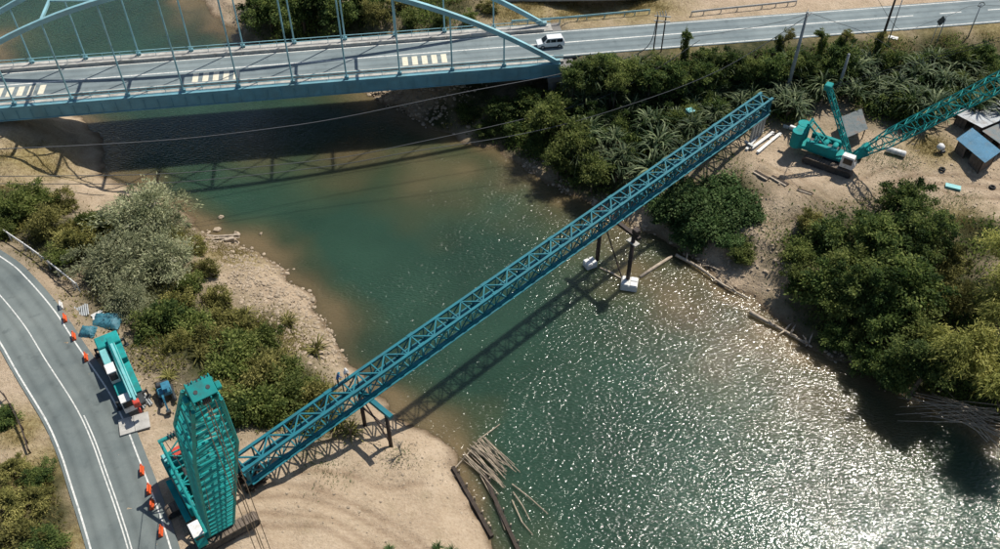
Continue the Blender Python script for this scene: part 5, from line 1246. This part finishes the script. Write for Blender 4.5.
# --- left bank
plant('silver', 142, 215, 9.4, 1.22, 'large silver leaved tree above the left stone beach')
plant('silver', 114, 262, 9.0, 1.0, 'silver leaved tree right behind the white guard rail end')
plant('silver', 158, 262, 8.0, 1.0, 'silver leaved tree on the slope facing the boat planks')
plant('silver', 125, 298, 8.6, .7, 'small dull silver tree just above the truck crane')
for px, py, z, s, k, lab in ((14, 208, 10.0, 1.1, 'scrub', 'green bush at the left edge above the guard rail'), (45, 222, 9.8, 1.1, 'olive', 'olive bush second from the left edge above the guard rail'), (75, 240, 9.6, 1.1, 'olive', 'olive bush between the guard rail and the silver trees'), (30, 196, 9.0, .9, 'scrub', 'green bush behind the leftmost bushes'), (60, 205, 8.0, .9, 'olive', 'yellowish bush left of the silver tree crown'), (2, 226, 9.6, .8, 'scrub', 'green bush cut by the left edge right above the guard rail'), (88, 222, 8.4, .9, 'scrub', 'green bush tucked against the left side of the big silver tree'), (62, 256, 9.6, .7, 'scrub', 'low green bush touching the lower guard rail'), (40, 202, 8.6, .9, 'scrub', 'green bush between the leftmost bushes and the dry grass')):
    plant(k, px, py, z, s, lab, 'bushes along the left guard rail', 'bush', 'bush')
lefts = [(178, 300, 7.0, .9, 'olive'), (165, 318, 8.2, .8, 'broad'), (195, 325, 7.2, 1.1, 'scrub'), (215, 300, 5.2, .8, 'olive'), (232, 320, 5.2, .9, 'olive'), (212, 345, 7.4, 1.2, 'olive'), (240, 345, 6.4, 1.2, 'scrub'), (265, 345, 4.8, .9, 'scrub'), (232, 370, 7.4, 1.35, 'scrub'), (262, 374, 7.0, 1.35, 'olive'), (288, 372, 5.4, .9, 'scrub'), (287, 396, 6.8, 1.25, 'scrub'), (305, 388, 5.2, .8, 'scrub'), (255, 402, 7.8, 1.2, 'scrub'), (270, 418, 7.0, .9, 'scrub'), (312, 402, 5.6, 1.1, 'olive'), (238, 410, 8.6, .6, 'broad'), (178, 345, 8.4, .6, 'olive')]
lab = ['olive bush high on the slope below the silver trees', 'dark bush beside the truck crane tail', 'green bush in the middle of the slope above the truck crane', 'yellowish bush bordering the stone beach', 'bush in front of the stone beach with sunlit top', 'olive bush right of the truck crane', 'green bush between two fan plants on the slope', 'green bush at the lower edge of the stone beach', 'sunlit green bush above the big crane boom head', 'sunlit olive bush right of the big crane boom head', 'green bush beside the shoreline near the truss', 'green bush just left of the truss', 'small green bush close to the truss and the shore', 'green bush right beside the upper boom of the big crane', 'low green bush between truss and big crane', 'olive bush hugging the truss near the trestle', 'dark small bush touching the boom of the big crane', 'small olive bush just above the mini machine']
lefts += [(196, 252, 4.6, .7, 'olive'), (206, 276, 4.6, .7, 'olive'), (190, 290, 6.0, .8, 'scrub'), (150, 322, 8.4, .8, 'scrub'), (300, 422, 5.6, .9, 'scrub'), (222, 392, 8.4, .7, 'olive')]
lab += ['small olive bush between the silver tree and the boat planks', 'small olive bush at the upper inner edge of the stone beach', 'green bush right below the silver trees', 'green bush directly above the truck crane counterweight', 'green bush half hidden under the left part of the truss', 'small olive bush just right of the boom head']
for (px, py, z, s, k), l in zip(lefts, lab): plant(k, px, py, z, s, l, 'bushes on the left slope', 'bush', 'bush')
for px, py, s, l in ((222, 305, .9, 'fan leaved plant at the top of the left slope'), (290, 325, .9, 'spiky fan plant at the edge of the stone beach'), (318, 352, 1.0, 'spiky plant at the lower end of the stone beach'), (200, 360, .8, 'fan leaved plant above the mini machine'), (338, 425, .9, 'spiky plant below the truss beside the trestle'), (352, 436, .8, 'spiky plant at the foot of the trestle'), (245, 318, .8, 'fan leaved plant in the middle of the left slope'), (170, 380, .7, 'spiky dry plant right above the mini machine'), (325, 395, .7, 'fan plant in the shade of the truss')):
    p = G(px, py); plant('fern', px, py, p.z, s, l, 'fan plants on the left slope', 'plant', 'fan_plant')
# bare twigs by the trestle
for px, py, l, sd_ in ((400, 455, 'bare twiggy sapling on the sand right of the trestle', 1), (352, 440, 'bare twiggy sapling left of the trestle', 2)):
    p = G(px, py); rt = thing('sapling', p, l, 'sapling'); t = bpy.data.objects.new('trunk', LB['p' if sd_ == 1 else 'd']); COL.objects.link(t); t.parent = rt; t.scale = (1.0, 1.0, 2.4)
for px, py, s, l in ((388, 550, .55, 'grass tuft at the bottom edge left of the green one'), (436, 549, .7, 'green grass tuft at the bottom edge of the sand'), (450, 553, .7, 'green grass tuft at the bottom edge nearest the dark timbers')):
    p = G(px, py); plant('gtuft', px, py, p.z, s, l, 'tufts at the bottom edge', 'grass tuft', 'grass_tuft')
# --- bottom left verge
for px, py, s, k, l in ((14, 470, .7, 'olive', 'dry olive bush on the left verge below the rusty rail'), (8, 505, .85, 'olive', 'dry olive bush at the left edge of the lower verge'), (34, 500, .75, 'olive', 'olive bush in the middle of the lower left verge'), (20, 540, 1.0, 'olive', 'olive bush in the bottom left corner'), (42, 542, .6, 'broad', 'dark scorched bush at the bottom beside the road'), (36, 478, .45, 'broad', 'dark scorched scrub on the upper left verge'), (2, 420, .5, 'broad', 'dark bush behind the rusty guard rail')):
    p = G(px, py); plant(k, px, py, p.z + .7 * s, s, l, 'bushes on the lower left verge', 'bush', 'bush', s * .6)
# --- beyond the bridge
for k, (px, py, z, s, kd) in enumerate(((268, 10, 6, 1.0, 'broad'), (300, 8, 8, 1.2, 'broad'), (262, -6, 7, 1.2, 'broad'), (335, 10, 9, 1.0, 'broad'), (375, 12, 9.5, .9, 'olive'), (410, 16, 9.6, .8, 'scrub'), (440, 16, 10, .8, 'scrub'), (470, 18, 10.3, .7, 'scrub'), (320, -4, 10, 1.2, 'broad'), (360, 0, 10, 1.0, 'broad'), (488, 8, 10.6, .7, 'olive'), (400, 2, 10, 1.0, 'olive'))):
    plant(kd, px, py, z, s, ['dark tree at the sandy point behind the bridge', 'dark tree behind the bridge between the middle hangers', 'dark tree behind the bridge cut by the top edge near the sand point', 'dark tree behind the bridge railing at the arch', 'olive bush under the near arch rib', 'green bush behind the bridge below the cross strut', 'green bush behind the bridge right of the cross strut', 'green bush behind the bridge near the far arch end', 'dark tree cut by the top edge where the near arch leaves the picture', 'dark tree cut by the top edge just right of the near arch crown', 'olive bush at the far arch foot', 'olive bush at the top edge above the cross strut'][k], 'plants behind the bridge', 'tree', 'tree')
# --- thicket below the highway
plant('scrub', 548, 112, 7.5, 1.35, 'round light green tree at the shaded end of the bridge'); plant('scrub', 572, 138, 6.4, 1.35, 'light green tree leaning over the river bank'); plant('scrub', 560, 160, 4.6, 1.0, 'light green bush on the bank above the tree shadow on the water'); plant('scrub', 592, 168, 5.5, 1.0, 'green bush low on the bank left of the truss')
tg = random.Random(3)
strap_pos = []
def far_enough(x, y, d): return all((x - a) ** 2 + ((y - b) * 1.6) ** 2 > d * d for a, b in strap_pos)
zones = [(575, 705, 70, 150), (575, 690, 70, 185), (700, 790, 66, 110), (840, 1000, 56, 108), (880, 1000, 60, 100), (770, 880, 66, 100), (600, 760, 70, 100)]
def truss_y(x): return 460 + (x - 244) * (98 - 460) / 520
tries = 0
while len(strap_pos) < 62 and tries < 5000:
    tries += 1; z = zones[tg.randrange(len(zones))]; x, y = tg.uniform(z[0], z[1]), tg.uniform(z[2], z[3])
    if y > truss_y(x) - 6 and x < 770: continue
    if 795 < x < 875 and y > 92: continue
    if not far_enough(x, y, 19): continue
    strap_pos.append((x, y))
ORD = ['first', 'second', 'third', 'fourth', 'fifth', 'sixth', 'seventh', 'eighth', 'ninth', 'tenth', 'eleventh', 'twelfth', 'thirteenth', 'fourteenth', 'fifteenth', 'sixteenth', 'seventeenth', 'eighteenth', 'nineteenth', 'twentieth', 'twenty-first', 'twenty-second', 'twenty-third', 'twenty-fourth', 'twenty-fifth']
def zone_of(x, y):
    if x < 650: return 'between the bridge end and the twin poles' if y < 105 else 'on the bank above the truss middle'
    if x < 720: return 'below the vine stump by the twin poles'
    if x < 800: return 'around the foot of the tall grey pole'
    if x < 880: return 'behind the mast of the right crane'
    return 'below the road sign' if x < 945 else 'under the lamp post at right'
def zoned(pos):
    d_ = {}
    for x, y in sorted(pos): z = zone_of(x, y); d_.setdefault(z, []).append((x, y))
    return [(x, y, ORD[i], z) for z, l in d_.items() for i, (x, y) in enumerate(l)]
for x, y, o_, z_ in zoned(strap_pos):
    p = G(x, y + 14)
    plant('strap', x, y + 14, p.z, tg.uniform(.75, 1.5), 'strap leaved palm, %s from left among those %s' % (o_, z_), 'strap leaved palms in the thicket', 'palm', 'strap_palm')
bush_pos = []
tries = 0
while len(bush_pos) < 78 and tries < 5000:
    tries += 1; z = zones[tg.randrange(len(zones))]; x, y = tg.uniform(z[0], z[1]), tg.uniform(z[2] - 6, z[3])
    if y > truss_y(x) - 12 and x < 775: continue
    if 795 < x < 875 and y > 90: continue
    if any((x - a) ** 2 + ((y - b) * 1.6) ** 2 < 16 ** 2 for a, b in bush_pos): continue
    bush_pos.append((x, y))
for x, y, o_, z_ in zoned(bush_pos):
    p = U(x, y, 8); g_ = hz(p.x, p.y)
    plant(tg.choice(['broad', 'broad', 'broad', 'scrub']), x, y, g_ + tg.uniform(.9, 1.8), tg.uniform(.55, .9), 'leafy shrub, %s from left among those %s' % (o_, z_), 'shrubs in the thicket', 'shrub', 'shrub')
for k, (px, py, s) in enumerate(((470, 112, .7), (500, 108, .8), (528, 100, .8), (515, 126, .7), (540, 140, .7), (485, 128, .5))):
    p = G(px, py); plant('broad', px, py, p.z + .8 * s, s, 'dark shrub in the bridge shade, %s of six from the left' % ORD[(0, 2, 4, 3, 5, 1)[k]], 'shrubs in the bridge shade', 'shrub', 'shrub', s * .7)
# vine covered stumps along the verge
def stump(a, b, label):
    P = G(*a); zt = vtop(P, b[1]); q = Vector((P.x, P.y, zt)); dx = (b[0] - (500 + FOC * q.x / (S45 * (q.y + CAM_Z - q.z)))) / 6.0; q.x += dx
    rt = thing('vine_stump', P, label, 'tree stump', 'vine covered stumps')
    MB().tube([P - Vector((0, 0, .4)), P.lerp(q, .5), q], [.3, .26, .2], 8).build('trunk', M_['bark'], rt, True)
    k_ = vg.choice(['scrub', 'broad', 'olive']); co = bpy.data.objects.new('crown', CR[k_][vg.randrange(2)]); COL.objects.link(co); co.parent = rt; co.location = q - P + Vector((vg.uniform(-.3, .3), 0, -.3)); f_ = {'broad': .3}.get(k_, .42); co.scale = (f_ * vg.uniform(.7, 1.1), f_, f_ * vg.uniform(.6, 1.0)); co.rotation_euler.z = vg.random() * 6
    c2 = bpy.data.objects.new('vine', CR['scrub'][0]); COL.objects.link(c2); c2.parent = rt; c2.location = (q - P) * .5; h_ = (q - P).length; c2.scale = (.34, .3, h_ / 4.2); c2.rotation_euler.z = vg.random() * 6
for a, b, l in (((684, 72), (687, 33), 'vine covered stump beside the twin poles'), ((768, 58), (790, 34), 'leaning vine covered trunk left of the tall grey pole'), ((820, 68), (823, 32), 'vine covered stump right of the tall grey pole'), ((828, 68), (849, 33), 'leaning bare trunk right of the vine covered stump'), ((873, 58), (884, 34), 'vine clump climbing the dark pole')): stump(a, b, l)
# --- mound below the truss on the right bank
for k, (px, py, s) in enumerate(((668, 200, 1.0), (695, 196, 1.15), (722, 190, 1.1), (742, 206, 1.0), (712, 220, 1.05), (690, 226, .9), (730, 232, .6))):
    p = G(px, py + 10); plant('vine', px, py + 10, p.z, s, ['vine mound closest to the river piles', 'vine mound right beside the truss', 'vine mound below the pale beams', 'vine mound at the sandy edge below the timber mats', 'vine mound in the middle of the bank below the truss', 'vine mound hanging to the water by the floating log', 'small vine mound at the sandy point'][k], 'vine mounds under the truss', 'shrub', 'vine_mound')
p = G(742, 262); plant('scrub', 742, 256, p.z + 1.0, .65, 'small lone bush on the bare right bank above the driftwood', None, 'bush', 'bush')
# --- big grove at right
gro = [(905, 200, 9.5, .75, 'big'), (880, 235, 8.5, .8, 'big'), (920, 240, 9, .9, 'big'), (940, 225, 9, .7, 'broad'), (810, 222, 5.5, .9, 'olive'), (798, 250, 5, .8, 'scrub'), (832, 235, 6.2, .9, 'broad'), (850, 262, 7, 1.2, 'scrub'), (800, 280, 4, 1.0, 'scrub'), (828, 285, 5, 1.0, 'broad'), (868, 283, 7.5, .8, 'big'), (905, 285, 8, .95, 'big'), (948, 262, 8, 1.2, 'olive'), (845, 305, 5, 1.0, 'scrub'), (885, 318, 6, .9, 'broad'), (862, 330, 4, .8, 'scrub'), (920, 330, 6.5, 1.2, 'scrub'), (840, 335, 2.6, .7, 'broad'), (905, 362, 4.5, .9, 'broad'), (955, 300, 7, 1.0, 'olive'), (872, 358, 3, .7, 'broad'), (930, 362, 7.5, .7, 'big'), (893, 376, 3, .6, 'broad')]
gl = ['tall dark tree at the top of the right grove beside the sand', 'big tree in the upper middle of the right grove', 'big tree with broad crown right of the grove top', 'tree at the upper right shoulder of the grove', 'olive bush at the upper left corner of the grove', 'green bush at the left edge of the grove by the bare slope', 'dark tree just below the crane track', 'fresh green tree in the left middle of the grove', 'fresh green bush at the lower left of the grove near the water', 'dark tree left of the grove centre', 'big tree in the very centre of the right grove', 'big tree right of the grove centre', 'olive tree between the grove and the bamboo at right', 'light green tree over the fallen tree in the water', 'dark tree below the grove centre', 'light leaved bush in the shade at the water side of the grove', 'light green tree in front of the bamboo', 'small dark bush at the waterline of the grove', 'dark tree above the dead trunk', 'yellowish tree behind the bamboo plumes', 'dark bush beside the pale dead trunk', 'dark tree above the dead bamboo fan', 'lowest dark bush of the grove at the water']
for (px, py, z, s, k), l in zip(gro, gl): plant(k, px, py, z, s, l, 'trees of the right grove')
for px, py, s, l in ((985, 320, 1.0, 'upper feathery bamboo clump at the right edge'), (950, 352, 1.0, 'feathery yellow green bamboo clump overhanging the dark water'), (1000, 385, 1.05, 'lower feathery bamboo clump at the right edge'), (990, 270, .85, 'topmost feathery bamboo clump beside the grove'), (1025, 330, 1.0, 'bamboo clump cut by the right edge')):
    p = U(px, py + 24, 4); plant('bamboo', px, py + 24, 4, s * 1.1, l, 'bamboo clumps at right', 'bamboo', 'bamboo_clump', s * 1.4)
# --- uncountable undergrowth and grass
def ground_cover(name, label, L, n, m, l0, w0, seed, hgt=.5, up=.9):
    g = np.random.default_rng(seed); w_ = np.array([r * r for *_, r in L]); w_ = w_ / w_.sum(); i = g.choice(len(L), n, p=w_)
    C = np.array([tuple(U(a, b, z))[:2] for a, b, z, r in L]); r = np.array([r for *_, r in L])
    P = C[i] + g.normal(size=(n, 2)) * (r[i] * .45)[:, None]
    dl = pdist(P[:, 0], P[:, 1], LR); s_ = (P[:, 0] - BO.x) * BE.x + (P[:, 1] - BO.y) * BE.y; t_ = (P[:, 0] - BO.x) * BN.x + (P[:, 1] - BO.y) * BN.y
    ok = (dl > 4.8) & ~((t_ > -.9) & (t_ < BW + .9)) & (sdist(P[:, 0], P[:, 1]) > .6); P = P[ok]; n = len(P)
    cl = vnoise(P[:, 0], P[:, 1], .45, seed) + .5; ok = g.random(n) < np.clip(cl * 1.9 - .35, 0.05, 1); P = P[ok]; n = len(P); cl = cl[ok]
    z = heights(P[:, 0], P[:, 1]) + g.random(n) ** 2 * hgt * (.4 + cl)
    B3 = np.concatenate([P, z[:, None]], 1); a = unit(g.normal(size=(n, 3)) * .6 + np.array([0, 0, up])); s = unit(np.cross(a, g.normal(size=(n, 3))))
    me = leaf_mesh(name, B3, a, s, l0 * g.uniform(.5, 1.4, n), w0 * g.uniform(.6, 1.4, n), .6 * cl + .4 * g.random(n), m)
    o = bpy.data.objects.new(name, me); COL.objects.link(o); tag(o, label, 'undergrowth', kind='stuff')
VR = [v for v in VEG if v[0] < 480 and v[1] > 100]; VT = [v for v in VEG if v not in VR]
ground_cover('undergrowth', 'low olive undergrowth on the left bank', VR, 45000, L_['olive'], .45, .16, 61, .6)
ground_cover('undergrowth', 'low dark undergrowth on the right bank and behind the bridge', VT, 90000, L_['broad'], .5, .22, 62, .9)
ground_cover('dry_grass', 'dry yellow grass on verges and banks', DRY, 60000, L_['dry'], .5, .05, 63, .15, 1.3)
ground_cover('weeds', 'sparse weeds on the sandy ground', [(400, 455, 3, 3), (130, 345, 8.5, 3), (770, 215, 5, 4), (760, 245, 3, 4), (870, 160, 6, 4), (900, 165, 6, 4), (960, 205, 6, 5), (745, 130, 6, 4), (730, 165, 5, 4), (320, 470, 5, 4), (150, 350, 8, 3)], 7000, L_['vine'], .35, .07, 64, .1, 1.1)
